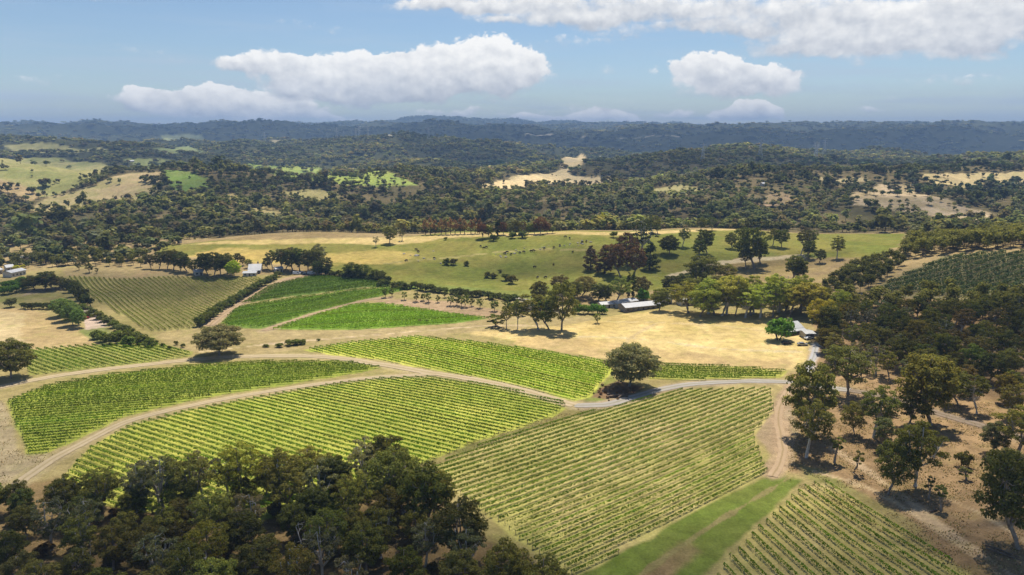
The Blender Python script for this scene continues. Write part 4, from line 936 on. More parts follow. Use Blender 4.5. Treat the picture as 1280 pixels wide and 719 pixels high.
def build_woods():
    g = np.random.default_rng(99)
    clr = [w for z, w in zip(ZONES, WP) if w is not None and z[0] != 'far_floor' and z[-1] >= 700]
    patch = [poly_w(q, 700) for q in ([(355,240),(400,236),(425,244),(410,252),(370,250)],[(262,246),(292,242),(304,252),(288,262),(268,258)],[(305,262),(335,258),(350,268),(322,274)],[(150,200),(200,198),(240,204),(225,211),(175,208)],[(800,236),(850,230),(880,236),(850,244)])] + [poly_w([(1060,243),(1100,231),(1135,231),(1150,243),(1195,256),(1240,266),(1230,278),(1190,274),(1150,266),(1110,262),(1070,256)], 700), poly_w([(308,205),(345,207),(400,210),(450,213),(495,220),(520,232),(480,234),(430,231),(385,226),(345,220),(318,213)], 800),
             poly_w([(945,250),(975,240),(990,246),(985,256),(955,258)], 700)]
    def sample(d0, d1, sp, umax=1.0):
        n = int(umax * (d1 * d1 - d0 * d0) / (sp * sp)); d = np.sqrt(g.uniform(d0 * d0, d1 * d1, n)); u = g.uniform(-umax, umax, n)
        x, y = d * u, d
        # break up the even scatter
        den = fbm(x / (sp * 6), y / (sp * 6), 81, 3)
        k = g.uniform(size=n) < np.clip((den - .2) * 3.6, .25, 1)
        x, y = x[k], y[k]
        ina = in_any(clr, x, y); inp = in_any(patch, x, y)
        keep = ~ina | (g.uniform(size=len(x)) < np.where(inp, .22, .02))
        return x[keep], y[keep]
    pal = np.array([(.060,.064,.024),(.044,.050,.021),(.074,.078,.042),(.052,.062,.022),(.095,.096,.036),(.074,.064,.036),(.068,.080,.030)])
    def cols(x, y, gain):
        i = g.integers(0, len(pal), len(x)); c = pal[i] * g.uniform(.75, 1.3, (len(x), 1))
        n = fbm(x / 130, y / 130, 91, 3); n2 = fbm(x / 420, y / 420, 95, 3)
        c = c * (1 + (n2 - .5)[:, None] * np.array((2.2, 1.7, .6)))
        return c * (.3 + 1.45 * n)[:, None] * gain * 2.35
    # mid distance, beyond the meadow ridge (left of the meadow it starts nearer)
    x, y = sample(490, 1350, 8.4)
    u = x / y
    start = np.interp(u, [-1.1, -.80, -.60, -.52, -.46, -.30, 0, .3, .5, .58, .62, .70, 1.1], [490, 500, 520, 560, 635, 645, 640, 655, 655, 640, 560, 520, 500])
    k = (y > start + (fbm(x / 30, y / 30, 7, 2) - .5) * 16)
    x, y = x[k], y[k]; z = hgt(x, y); h = np.exp(g.normal(2.02, .34, len(x))) * (.55 + .9 * fbm(x / 90, y / 90, 13, 2)); w = h ** .8 * 1.6 * g.uniform(.8, 1.6, len(x))
    far = sstep(640, 1300, y)
    tag(bake_wood('woodland', np.c_[x, y, z], h, w, cols(x, y, 1.0), 100, 14, g), 'grey green eucalyptus woodland filling the valley behind the meadow hill', 'woodland', kind='stuff')
    print('wood1', len(x))
    # nearer clumps: gum band above the orchard, dark trees left of it, creek fillers, back row of the grove
    X, H_, Cc = [], [], []
    def clump(poly, sp, h0, h1, col, avoid=None):
        for p in scatter(poly, sp, 5000, avoid, 200):
            X.append(p); H_.append(g.uniform(h0, h1)); Cc.append(col * 2.1 * g.uniform(.8, 1.25))
    clump([(1122,328),(1150,322),(1180,318),(1300,308),(1320,306),(1320,296),(1200,302),(1130,310)], 5.6, 10, 14, OLIVE * 1.1)
    clump([(1022,370),(1050,346),(1085,331),(1118,322),(1128,334),(1092,360),(1060,372)], 5.4, 6, 10, DKOL)
    clump([(1030,392),(1060,380),(1130,374),(1330,382),(1330,398),(1200,398),(1100,394),(1040,398)], 7.5, 9, 13, OLIVE)
    clump([(-60,338),(0,338),(60,334),(100,333),(185,335),(185,326),(90,322),(0,326),(-60,326)], 8.5, 7, 12, DKOL * 1.2)
    X = np.array(X); H_ = np.array(H_); Cc = np.array(Cc)
    tag(bake_wood('woodland', X, H_, H_ * g.uniform(.75, 1.1, len(X)), Cc, 420, 14, g), 'dark belts of gum trees round the right hand orchard and behind the left hand sheds', 'woodland', kind='stuff')
    # distant hills: canopy clusters
    x, y = sample(1350, 3400, 18.5); z = hgt(x, y); h = g.uniform(9, 15, len(x)); w = g.uniform(13, 26, len(x))
    tag(bake_wood('hill_forest', np.c_[x, y, z - 1], h, w, cols(x, y, .95), 36, 10, g, False), 'forest cloaking the nearer range of hills', 'forest', kind='stuff'); print('wood2', len(x))
    x, y = sample(3400, 11500, 54); z = hgt(x, y); h = g.uniform(9, 18, len(x)); w = g.uniform(28, 62, len(x))
    tag(bake_wood('hill_forest', np.c_[x, y, z - 2], h, w, cols(x, y, .85), 18, 8, g, False), 'blue dark forest covering the far ridges under the sky', 'forest', kind='stuff'); print('wood3', len(x))
    # scattered paddock trees on the far clearings
    X, H_ = [], []
    for px, py, hp in [(40,243,10),(54,234,12),(57,233,9),(68,230,6),(2,240,10),(14,236,9),(100,226,6),(108,224,8),(120,222,9),(128,218,8),(140,216,9),(148,214,7),(124,258,10),(132,255,8),(90,240,7),(80,243,6),(70,246,6),(1070,222,8),(1215,218,6),(1255,216,6),(1180,222,5),(1240,221,6),(330,214,4),(352,216,6),(388,222,7),(404,222,8),(420,222,10),(437,223,6),(460,226,5),(478,228,5),(660,229,4),(690,220,3),(720,219,4),(740,221,4),(180,226,9),(186,228,10),(192,229,12),(200,230,14),(208,230,13),(214,233,10),(224,231,7)]:
        p = G(px, py, 700)
        for q in range(3): X.append(p + np.array([*(g.normal(size=2) * 6 * (q > 0)), 0])); H_.append(hp * mpp(p) * g.uniform(.7, 1))
    X = np.array(X); X[:, 2] = hgt(X[:, 0], X[:, 1]); H_ = np.array(H_)
    tag(bake_wood('woodland', X, H_, H_ * 1.1, cols(X[:, 0], X[:, 1], .8), 100, 8, g), 'scattered far trees dotted over the hill paddocks', 'woodland', kind='stuff')

# ------------------------------------------------------------------ buildings
def house(name, p, rz, L, Wd, hw, hr, label, cat='building', roof=None, wall=None, wins=3, chimney=False, verandah=False, open_front=False):
    e = link(name, None, loc=(p[0], p[1], p[2] - .15), rz=rz); tag(e, label, cat)
    wall = wall or M_WALL; roof = roof or M_ROOF
    x, y = L / 2, Wd / 2; m = MB()
    if open_front:      # open sided shed: back and end walls, posts in front
        m.box(-x, x, y - .15, y, 0, hw); m.box(-x, -x + .15, -y, y - .153, 0, hw); m.box(x - .15, x, -y, y - .153, 0, hw)
    else: m.box(-x, x, -y, y, 0, hw)
    if hr > .2: m.add([(-x + .004, -y, hw - .002), (-x + .004, y, hw - .002), (-x + .004, 0, hw + hr * .96)], [(0, 2, 1)]); m.add([(x - .004, -y, hw - .002), (x - .004, y, hw - .002), (x - .004, 0, hw + hr * .96)], [(0, 1, 2)])
    link('wall', m.build('wall', wall), e)
    r = MB(); ov = .5; t = .12
    for s in (-1, 1):
        a = [(-x - ov, s * (y + ov), hw - hr * ov / y + .03), (x + ov, s * (y + ov), hw - hr * ov / y + .03), (x + ov, 0, hw + hr + .03), (-x - ov, 0, hw + hr + .03)]
        b = [(q[0], q[1], q[2] + t) for q in a]
        r.add(a + b, [(0, 1, 2, 3), (4, 7, 6, 5), (0, 4, 5, 1), (1, 5, 6, 2), (2, 6, 7, 3), (3, 7, 4, 0)])
    ro = link('roof', r.build('roof', roof), e)
    if chimney:
        c = MB(); c.box(-.45, .45, -.45, .45, 0, hr + 1.4); link('chimney', c.build('chimney', M_STONE), ro, (x * .4, y * .4, hw))
    for i in range(wins):
        wx = -x + L * (i + .5) / wins
        for s in (-1, 1):
            if s < 0 and open_front: continue
            w = MB()
            if i == wins // 2 and s < 0:
                w.box(-.5, .5, -.03, .03, .02, 2.1); link('door', w.build('door', M_DARK), e, (wx, s * (y + .033), 0))
            else:
                w.box(-.7, .7, -.03, .03, 0, 1.1); f = MB(); f.box(-.78, .78, -.02, .02, -.1, 0); link('window', w.build('window', M_GLASS), e, (wx, s * (y + .033), .95 if hw > 2 else .6))
    if verandah:
        v = MB(); v.add([(-x - .3, -y - .52, hw - .25), (x + .3, -y - .52, hw - .25), (x + .3, -y - 3, hw - .7), (-x - .3, -y - 3, hw - .7)], [(0, 3, 2, 1)])
        v.add([(-x - .3, -y - .52, hw - .17), (x + .3, -y - .52, hw - .17), (x + .3, -y - 3, hw - .62), (-x - .3, -y - 3, hw - .62)], [(0, 1, 2, 3)])
        link('verandah_roof', v.build('verandah_roof', roof), e)
    if verandah or open_front:
        n = max(3, int(L / 4)); yy = -y - 2.9 if verandah else -y + .1
        for i in range(n + 1):
            q = MB(); q.box(-.08, .08, -.08, .08, 0, hw - (.68 if verandah else .02)); link('post', q.build('post', M_POST), e, (-x + .1 + (L - .2) * i / n, yy, 0))
    return e

def line_house(name, pa, pb, depth, hw, hr, label, **k):
    """a building whose long front runs between two ground pixels"""
    a, b = G(*pa), G(*pb); c = (a + b) / 2; t = b - a; rz = math.atan2(t[1], t[0]); L = float(np.hypot(t[0], t[1]))
    c[0] += -math.sin(rz) * depth / 2; c[1] += math.cos(rz) * depth / 2; c[2] = min(float(hgt(c[0], c[1])), a[2], b[2]) + .1
    return house(name, c, rz, L, depth, hw, hr, label, **k)

def build_buildings():
    line_house('long_shed', (782, 391), (826, 385), 9, 3.0, 1.3, 'longest white roofed shed at the back edge of the golden paddock', wins=7, wall=M_STONE)
    line_house('shed', (771, 385), (797, 380), 7, 2.7, .8, 'flat pale roofed shed behind the longest white roofed shed', wins=4, roof=M_ROOFB)
    line_house('shed', (752, 386), (771, 384), 6, 2.6, .9, 'small grey roofed shed at the left end of the shed yard', wins=3, roof=M_ROOF)
    line_house('brick_house', (829, 382), (840, 380), 8, 3.6, 2.6, 'white gabled building at the right end of the long shed', wins=2, chimney=True)
    line_house('shed', (852, 383), (868, 382), 7, 3.0, 1.2, 'white roofed outbuilding half hidden by trees behind the sunlit belt', wins=3)
    line_house('farm_house', (978, 419), (1003, 415), 9, 3.0, 1.9, 'pale roofed stone house under the trees at the corner of the golden paddock', wins=5, wall=M_STONE, verandah=True, chimney=True)
    line_house('carport', (1007, 424), (1018, 423), 6, 2.6, .5, 'low white carport beside the stone house', open_front=True, wins=0)
    line_house('farm_house', (311, 342), (326, 341), 11, 3.2, 2.6, 'white roofed farmhouse in the grove at the end of the hedged track', wins=4, chimney=True, verandah=True)
    line_house('shed', (304, 346), (320, 345), 6, 2.6, .8, 'low white shed in front of the white roofed farmhouse', wins=3)
    line_house('shed', (244, 345), (254, 344), 7, 2.8, 1.2, 'white shed tucked among the grove trees above the dry block', wins=2)
    line_house('shed', (345, 341), (354, 340), 6, 2.8, .9, 'small white shed among the trees left of the parked vehicles', wins=2)
    line_house('long_shed', (15, 347), (33, 343), 8, 3.4, 1.2, 'white roofed shed below the yellow tree at far left', wins=4)
    line_house('shed', (9, 339), (18, 338), 7, 3.0, 1.4, 'small white building left of the yellow tree', wins=2)
    line_house('shed', (-6, 344), (4, 342), 7, 3.2, 1.4, 'white building cut by the left edge beside the sheds', wins=2)
    line_house('long_shed', (17, 328), (36, 327), 8, 3.4, 1.0, 'pale flat roofed shed behind the yellow tree at far left', wins=4)
    line_house('shed', (125, 279), (137, 277), 6, 4, 1.0, 'pale roofed building buried in the dark forest at left', wins=3, roof=M_ROOFB)
    line_house('shed', (76, 291), (82, 289), 6, 5, 1.0, 'whitish wall of a building in the dark forest beyond the left sheds', wins=2, roof=M_ROOFB)
    line_house('shed', (162, 203), (168, 202.5), 7, 3.5, 2, 'tiny white roof on the wooded ridge at upper left', wins=3)
    line_house('shed', (222, 304.5), (225, 304.5), 3, 2.6, .7, 'tiny white hut at the left tip of the meadow hill', wins=1)
    line_house('shed', (747, 197), (751, 196.6), 9, 4, 2, 'left one of two bright roofs among the far woods right of the pale clearing', wins=2)
    line_house('shed', (765, 198), (769, 197.6), 9, 4, 2, 'right one of two bright roofs among the far woods right of the pale clearing', wins=2)
    line_house('shed', (953, 233), (957, 233), 6, 4, 1.4, 'pale building on top of the wooded slope at right', wins=2, roof=M_ROOFB)
    # gravel pad shelter: a red machine under an awning
    p = G(110, 395); e = link('tractor_shelter', None, loc=p, rz=.25); tag(e, 'small shelter with red side wall and white roof at the back of the gravel pad', 'shelter')
    m = MB(); m.box(-4.5, 4.5, 1.3, 1.5, 0, 2.6); link('back_wall', m.build('back_wall', M_RED), e)
    m = MB(); m.add([(-5, -1.8, 2.55), (2.6, -1.8, 2.55), (2.6, 1.9, 2.9), (-5, 1.9, 2.9), (-5, -1.8, 2.63), (2.6, -1.8, 2.63), (2.6, 1.9, 2.98), (-5, 1.9, 2.98)], [(0, 3, 2, 1), (4, 5, 6, 7), (0, 1, 5, 4), (1, 2, 6, 5), (2, 3, 7, 6), (3, 0, 4, 7)]); link('roof', m.build('roof', M_STONE), e)
    for x in (-4.7, -1, 2.3):
        m = MB(); m.box(-.07, .07, -.07, .07, 0, 2.54); link('post', m.build('post', M_POST), e, (x, -1.5, 0))
    vehicle(G(121, 396), .2, M_CARW, 'white van parked on the gravel pad beside the red shelter', 'van', 'parked_van', van=True)
    vehicle(G(106, 399), 1.0, M_RED, 'red car parked in front of the shelter on the gravel pad', 'car', 'parked_car')
    vehicle(G(983, 430), .12, M_CARD, 'left dark car parked on the paddock edge near the stone house', 'car', 'parked_car')
    vehicle(G(1003, 432), -.15, M_CARS, 'silver grey car parked nearest the pale driveway', 'car', 'parked_car')
    vehicle(G(1011, 424), .4, M_CARW, 'white car parked under the trees behind the silver one', 'car', 'parked_car')
    for i, (x, y, mt, vn, lab) in enumerate([(371, 343, M_CARW, True, 'white van leftmost in the farmyard at the top of the track'), (378, 342, M_CARS, False, 'silver car between the vans in the farmyard'), (382, 344, M_CARD, False, 'dark car in front of the vans in the farmyard'), (389, 343, M_CARW, True, 'long white van rightmost in the farmyard')]):
        vehicle(G(x, y), .1 + .2 * i, mt, lab, 'van' if vn else 'car', 'parked_van' if vn else 'parked_car', van=vn)

def vehicle(p, rz, paint, label, cat, name, van=False):
    e = link(name, None, loc=(p[0], p[1], p[2] + .05), rz=rz); tag(e, label, cat)
    L, Wd = (5.4, 2.0) if van else (4.5, 1.8)
    prof = [(-.5, .35), (-.5, .8), (-.47, 2.1), (.26, 2.15), (.40, 1.3), (.5, 1.05), (.5, .35)] if van else [(-.5, .35), (-.5, .85), (-.46, .98), (-.36, 1.0), (-.27, 1.45), (.08, 1.47), (.22, .98), (.46, .88), (.5, .7), (.5, .35)]
    m = MB(); n = len(prof); V = []
    for s in (-1, 1):
        for x, z in prof: V.append((x * L, s * Wd / 2 * (.8 if z > 1.2 else 1), z))
    m.add(V, [tuple(range(n)), tuple(range(2 * n - 1, n - 1, -1))] + [(i, n + i, n + (i + 1) % n, (i + 1) % n) for i in range(n)])
    link('body', m.build('body', paint), e)
    for s in (-1, 1):
        w = MB(); 
        if van: w.add([(L * .05, s * (Wd * .418), 1.85), (L * .26, s * (Wd * .418), 1.85), (L * .34, s * (Wd * .475), 1.35), (L * .05, s * (Wd * .475), 1.35)], [(0, 1, 2, 3) if s < 0 else (3, 2, 1, 0)])
        else: w.add([(-L * .26, s * (Wd * .418), 1.4), (L * .07, s * (Wd * .418), 1.4), (L * .18, s * (Wd * .5), 1.02), (-L * .33, s * (Wd * .5), 1.04)], [(0, 1, 2, 3) if s < 0 else (3, 2, 1, 0)])
        link('side_window', w.build('side_window', M_GLASS), e, (0, s * .02, .01))
    w = MB(); ws = [(.27, 2.1, .39), (.395, 1.35, .46)] if van else [(.09, 1.45, .38), (.215, 1.0, .46)]
    (x0, z0, h0), (x1, z1, h1) = ws
    w.add([(x0 * L, -h0 * Wd, z0), (x0 * L, h0 * Wd, z0), (x1 * L, h1 * Wd, z1), (x1 * L, -h1 * Wd, z1)], [(0, 3, 2, 1)]); link('windscreen', w.build('windscreen', M_GLASS), e, (.02, 0, .02))
    tv = MB(); tv.bar((0, -.11, 0), (0, .11, 0), .33, 12)
    tv.add([(.33 * math.cos(k * math.pi / 6), y, .33 * math.sin(k * math.pi / 6)) for y in (-.11, .11) for k in range(12)], [tuple(range(12)), tuple(range(23, 11, -1))])
    tm = tv.build('wheel', M_TYRE)
    for sx in (-.31, .31):
        for sy in (-1, 1): link('wheel', tm, e, (sx * L, sy * (Wd / 2 - .05), .3))

# ------------------------------------------------------------------ small things
def build_small():
    # cattle: one body mesh (torso, neck, head, four legs), copied
    bm = MB()
    def ell(c, r, n=8, m_=6):
        V = []; Fq = []
        for i in range(m_ + 1):
            a = math.pi * i / m_
            for k in range(n): b = 2 * math.pi * k / n; V.append((c[0] + r[0] * math.cos(a), c[1] + r[1] * math.sin(a) * math.cos(b), c[2] + r[2] * math.sin(a) * math.sin(b)))
        for i in range(m_):
            for k in range(n): Fq.append((i * n + k, i * n + (k + 1) % n, (i + 1) * n + (k + 1) % n, (i + 1) * n + k))
        bm.add(V, Fq)
    ell((0, 0, 1.0), (.95, .36, .42)); bm.bar((.7, 0, 1.1), (1.15, 0, .75), .22, 7, .15); ell((1.28, 0, .62), (.28, .13, .15))
    for sx in (-.62, .62):
        for sy in (-.2, .2): bm.bar((sx, sy, .85), (sx + .04, sy, .4), .14, 6, .08); bm.bar((sx + .04, sy, .42), (sx, sy, 0), .075, 6, .06)
    bm.bar((-.93, 0, 1.15), (-1.02, 0, .5), .04, 5, .03)
    cow = bm.build('cattle_body', M_HIDE, True)
    for x, y in [(601,309),(605,311),(608,310),(631,318),(634,316.5),(639,319),(650,317),(655,316),(664,315),(667,314.5),(680,312),(692,310.5),(700,308),(716,316),(728,304),(733,303),(707,297),(712,299),(520,313),(523,315.5),(543,324),(508,327),(692,332),(668,335),(672,348),(682,348)]:
        p = G(x, y, 430); e = link('cow', cow, None, p, rng.uniform(0, 6.28), 1.25); tag(e, 'dark grazing cow, a speck on the grassy meadow hill', 'cow', 'cattle on the meadow hill')
    rocks = []
    for i in range(4):
        g = np.random.default_rng(40 + i); V = []; Fq = []
        for a in range(7):
            for k in range(9):
                th = math.pi * a / 6; ph = 2 * math.pi * k / 9; d = np.array([math.sin(th) * math.cos(ph), math.sin(th) * math.sin(ph), math.cos(th)])
                V.append(d * (1, .75, .55) * (1 + .45 * (vnoise(d[0] * 1.5 + i * 9, d[1] * 1.5 + d[2] * 1.7, i) - .5)))
        for a in range(6):
            for k in range(9): Fq.append((a * 9 + k, (a + 1) * 9 + k, (a + 1) * 9 + (k + 1) % 9, a * 9 + (k + 1) % 9))
        mb = MB(); mb.add(V, Fq); rocks.append(mb.build('boulder', M_ROCK))
    for i in range(34):
        x = rng.uniform(618, 745) if i < 26 else rng.uniform(505, 560); y = (320 - (x - 618) * .16 + rng.uniform(-4, 4)) if i < 26 else rng.uniform(312, 330)
        p = G(x, y, 430); e = link('boulder', rocks[i % 4], None, (p[0], p[1], p[2] + .1), rng.uniform(0, 6), rng.uniform(.6, 1.3)); tag(e, 'grey boulder lying in the grass of the meadow hill', 'boulder', 'boulders on the meadow hill')
    p = G(521, 320, 430); tag(link('boulder', rocks[0], None, (p[0], p[1], p[2]), .4, 2.2), 'largest pale boulder on the left half of the meadow hill', 'boulder')
    # fallen timber
    def log(px, py, L, r, rz, label, n=1):
        p = G(px, py); m = MB()
        g = np.random.default_rng(int(px))
        for i in range(n):
            o = g.normal(size=2) * (.0 if n == 1 else .7); a = rz + g.normal() * (.0 if n == 1 else .35); l = L * g.uniform(.7, 1)
            d = np.array([math.cos(a), math.sin(a)]) * l / 2
            V, Fq = tube([(o[0] - d[0], o[1] - d[1], r + .05), (o[0], o[1], r * 1.15 + .1 + .25 * i * r), (o[0] + d[0], o[1] + d[1], r + .05)], [r, r * .9, r * .55], 7); m.add(V, Fq)
        for i in range(3):
            q = g.uniform(-.3, .4) * L; m.bar((math.cos(rz) * q, math.sin(rz) * q, r), (math.cos(rz) * q + g.normal() * .8, math.sin(rz) * q + g.normal() * .8, r + g.uniform(.5, 1.2)), r * .35, 5, .03)
        link_o = link('fallen_log', m.build('fallen_log', M_LOG), None, p); tag(link_o, label, 'log')
    log(770, 496, 5.5, .42, .25, 'heap of dark weathered logs under the lone broad gum', 6)
    log(1103, 521, 9, .45, -.35, 'long fallen trunk lying behind the slender umbrella gum', 2)
    log(1254, 693, 8, .2, -.55, 'thin fallen branch lying below the massive dark gum', 2)
    log(1166, 640, 2.5, .2, .4, 'short log beside the two thin saplings')
    # transmission towers
    m = MB(); Ht = 48.0
    def leg(z): return 4.2 * (1 - z / Ht) ** 1.3 + .7
    zs = [0, 8, 15, 21, 27, 32, 37, 42, 48]
    for sx in (-1, 1):
        for sy in (-1, 1):
            for a, b in zip(zs, zs[1:]): m.bar((sx * leg(a), sy * leg(a), a), (sx * leg(b), sy * leg(b), b), .28)
    for a, b in zip(zs, zs[1:]):
        for s in (-1, 1):
            m.bar((-leg(a), s * leg(a), a), (leg(b), s * leg(b), b), .16); m.bar((leg(a), s * leg(a), a), (-leg(b), s * leg(b), b), .16)
            m.bar((s * leg(a), -leg(a), a), (s * leg(b), leg(b), b), .16); m.bar((s * leg(a), leg(a), a), (s * leg(b), -leg(b), b), .16)
    tw = m.build('tower_frame', M_STEEL)
    arms = []
    for z, w in ((30, 8), (36.5, 9.5), (43, 7)):
        a = MB(); a.bar((-w, 0, z), (w, 0, z), .25); a.bar((-w, 0, z), (0, 0, z + 2.2), .18); a.bar((w, 0, z), (0, 0, z + 2.2), .18)
        for s in (-1, 1): a.bar((s * w, 0, z), (s * w, 0, z - 2), .2)
        arms.append(a.build('cross_arm', M_STEEL))
    for i, (x, y) in enumerate([(421,174),(430,172),(445,176),(449,173),(460,173),(536,174),(331,178),(950,197),(1019,200),(1020,196),(878,204),(1030,193)]):
        p = G(x, y, 1500); e = link('transmission_tower', None, loc=(p[0], p[1], p[2] - .3), rz=rng.uniform(-.4, .4)); tag(e, 'pale lattice power pylon standing on the far wooded hills at ' + ('left' if x < 640 else 'right'), 'pylon', 'power pylons at left' if x < 640 else 'power pylons at right')
        s_ = 1.0
        link('frame', tw, e, s=s_)
        for am in arms: link('cross_arm', am, e, s=s_)

# ------------------------------------------------------------------ sky, clouds, air, light
SUN = np.array([.10, .40, .91]); SUN /= np.linalg.norm(SUN)
SKY_STRENGTH, SUN_STRENGTH, EXPOSURE = .074, 4.7, .5
HAZE_DENSITY, HAZE_COLOR = 1.1e-4, (.38, .60, 1.0)

def build_sky():
    w = bpy.data.worlds.new('World'); sc.world = w; w.use_nodes = True
    nt = w.node_tree; nt.nodes.clear(); k = N(nt)
    out = nt.nodes.new('ShaderNodeOutputWorld')
    sky = k.n('ShaderNodeTexSky', sky_type='NISHITA'); sky.sun_disc = False
    el = math.asin(SUN[2]); sky.sun_elevation = el; sky.sun_rotation = math.atan2(SUN[0], SUN[1])
    sky.altitude = 300; sky.air_density = 1.0; sky.dust_density = .25; sky.ozone_density = 3.5
    tc = k.n('ShaderNodeTexCoord'); sx = k.n('ShaderNodeSeparateXYZ'); nt.links.new(tc.outputs['Generated'], sx.inputs[0])
    hz = k.m('SQRT', k.m('ADD', k.m('MULTIPLY', sx.outputs[0], sx.outputs[0]), k.m('MULTIPLY', sx.outputs[1], sx.outputs[1])))
    az = k.m('ARCTAN2', sx.outputs[0], sx.outputs[1]); ev = k.m('ARCTAN2', sx.outputs[2], hz)
    def ang(px, py):
        b = (H0 / 2 - py) / F0; a = (px - W0 / 2) / F0; x, y, z = a, CP + b * SP, -SP + b * CP
        return math.atan2(x, y), math.atan2(z, math.hypot(x, y))
    cv = k.n('ShaderNodeCombineXYZ'); k.set(cv.inputs[0], az); k.set(cv.inputs[1], k.m('MULTIPLY', ev, 1.35))
    # domain warp: big billows and small curls
    q1 = k.n('ShaderNodeTexNoise'); k.set(q1.inputs['Vector'], cv.outputs[0]); q1.inputs['Scale'].default_value = 13; q1.inputs['Detail'].default_value = 6; q1.inputs['Roughness'].default_value = .55
    s1 = k.n('ShaderNodeSeparateColor'); nt.links.new(q1.outputs['Color'], s1.inputs[0])
    wa = k.m('ADD', az, k.m('MULTIPLY', k.m('SUBTRACT', s1.outputs[0], .5), .085)); we = k.m('ADD', ev, k.m('MULTIPLY', k.m('SUBTRACT', s1.outputs[1], .5), .05))
    puff = k.noise(cv.outputs[0], 30, 6, .52); puffa = k.noise(cv.outputs[0], 42, 8, .62)
    puff_up = None
    mp = k.n('ShaderNodeVectorMath', operation='ADD'); k.set(mp.inputs[0], cv.outputs[0]); mp.inputs[1].default_value = (.006, .011, 0)
    puff_s = k.noise(mp.outputs[0], 30, 6, .52)
    # cumulus lobes: pixel centre, radii in pixels, weight, greyness
    LOBES = [(585,82,88,36,1,0),(640,92,45,28,.9,.1),(520,98,75,26,.95,.15),(450,96,95,32,1,.1),(395,96,70,26,.9,.15),(335,80,62,17,.75,.25),(300,78,30,12,.5,.3),(545,112,120,18,.8,.5),(440,116,120,13,.6,.5),
             (262,124,62,21,1.3,0),(325,136,80,18,1.2,0),(205,130,64,14,1.1,.05),(300,148,95,8,.5,.5),
             (868,88,50,17,.95,0),(905,84,42,18,1,0),(940,102,62,24,.95,.1),(900,106,70,20,.85,.3),(975,112,28,14,.7,.3),(935,143,46,12,1.5,0),(740,147,60,8,.8,.1),
             (1050,30,210,34,.75,.6),(900,16,200,26,.7,.65),(760,8,190,20,.7,.65),(620,-4,140,16,.8,.4),(1100,62,90,20,.65,.4),(1020,55,90,18,.6,.45),(1215,52,80,22,.9,.1),(1250,20,110,40,.6,.8),(1180,14,160,30,.6,.6),
             (560,4,90,10,.6,.5),(690,22,110,13,.6,.5),(1140,36,170,22,.6,.4),(820,40,120,9,.4,.5),(625,28,26,8,.6,.4),(90,-8,62,10,.8,.3),(766,84,26,8,.5,.45),(755,148,55,6,.7,.2),(420,146,50,6,.8,.2),(560,140,60,6,.6,.3),(660,146,34,6,.9,.1),(850,140,30,5,.7,.2),(1080,140,40,6,.6,.3),(1190,96,70,8,.5,.4),(60,104,60,7,.45,.4),(200,70,70,6,.4,.5),(720,50,60,7,.45,.4),(380,30,90,7,.4,.5),(700,140,150,8,.33,.4),(1150,120,160,10,.28,.6),(60,130,120,10,.28,.5),(790,128,200,10,.26,.5)]
    D = None; GR = None; VT = None
    for px, py, rx, ry, wt, gr in LOBES:
        a0, e0 = ang(px, py); a1, _ = ang(px + rx, py); _, e1 = ang(px, py - ry)
        dx = k.m('MULTIPLY', k.m('SUBTRACT', wa, a0), 1 / abs(a1 - a0) / 1.25); dy = k.m('MULTIPLY', k.m('SUBTRACT', we, e0), 1 / abs(e1 - e0) / 1.25)
        v = k.m('SUBTRACT', 1.0, k.m('ADD', k.m('MULTIPLY', dx, dx), k.m('MULTIPLY', dy, dy)), clamp=True)
        v = k.m('MULTIPLY', v, wt)
        vt = k.m('MULTIPLY', v, dy); g_ = k.m('MULTIPLY', v, gr)
        D = v if D is None else k.m('ADD', D, v); VT = vt if VT is None else k.m('ADD', VT, vt); GR = g_ if GR is None else k.m('ADD', GR, g_)
    Dn = k.m('ADD', D, 1e-4)
    vert = k.m('DIVIDE', VT, Dn); grey = k.m('DIVIDE', GR, Dn)
    vw = k.n('ShaderNodeVectorMath', operation='ADD'); k.set(vw.inputs[0], cv.outputs[0])
    q2 = k.n('ShaderNodeTexNoise'); k.set(q2.inputs['Vector'], cv.outputs[0]); q2.inputs['Scale'].default_value = 55; q2.inputs['Detail'].default_value = 4
    vs = k.n('ShaderNodeVectorMath', operation='SCALE'); nt.links.new(q2.outputs['Color'], vs.inputs[0]); vs.inputs['Scale'].default_value = .020
    nt.links.new(vs.outputs[0], vw.inputs[1])
    vo = k.n('ShaderNodeTexVoronoi', feature='SMOOTH_F1'); k.set(vo.inputs['Vector'], vw.outputs[0]); vo.inputs['Scale'].default_value = 46; vo.inputs['Detail'].default_value = 3; vo.inputs['Roughness'].default_value = .55; vo.inputs['Smoothness'].default_value = .35
    bump = k.m('SUBTRACT', .62, vo.outputs['Distance'])
    vpos = k.m('MAXIMUM', vert, 0.0); core = k.m('MINIMUM', k.m('MULTIPLY', D, 2.6), 1.0)
    dens = k.m('ADD', D, k.m('MULTIPLY', k.m('ADD', k.m('MULTIPLY', k.m('SUBTRACT', puffa, .5), .75), k.m('MULTIPLY', bump, .42)), core))
    soft = k.mapr(k.m('SUBTRACT', grey, k.m('MULTIPLY', vert, .45)), -.15, .5, .20, .85)
    alpha = k.mapr(dens, .13, k.m('ADD', .13, soft), 0, .98, smooth=True)
    thick = k.mapr(dens, .25, .9, 0, 1)
    lit = k.m('ADD', k.m('ADD', .74, k.m('MULTIPLY', vert, .7)), k.m('ADD', k.m('MULTIPLY', bump, .34), k.m('MULTIPLY', k.m('SUBTRACT', puff, puff_s), 1.1)))
    lit = k.m('SUBTRACT', lit, k.m('MULTIPLY', grey, .30), clamp=True)
    ccol = k.mix(lit, (.50, .53, .58), (1.0, .98, .94))
    ccol = k.mul(ccol, .80)
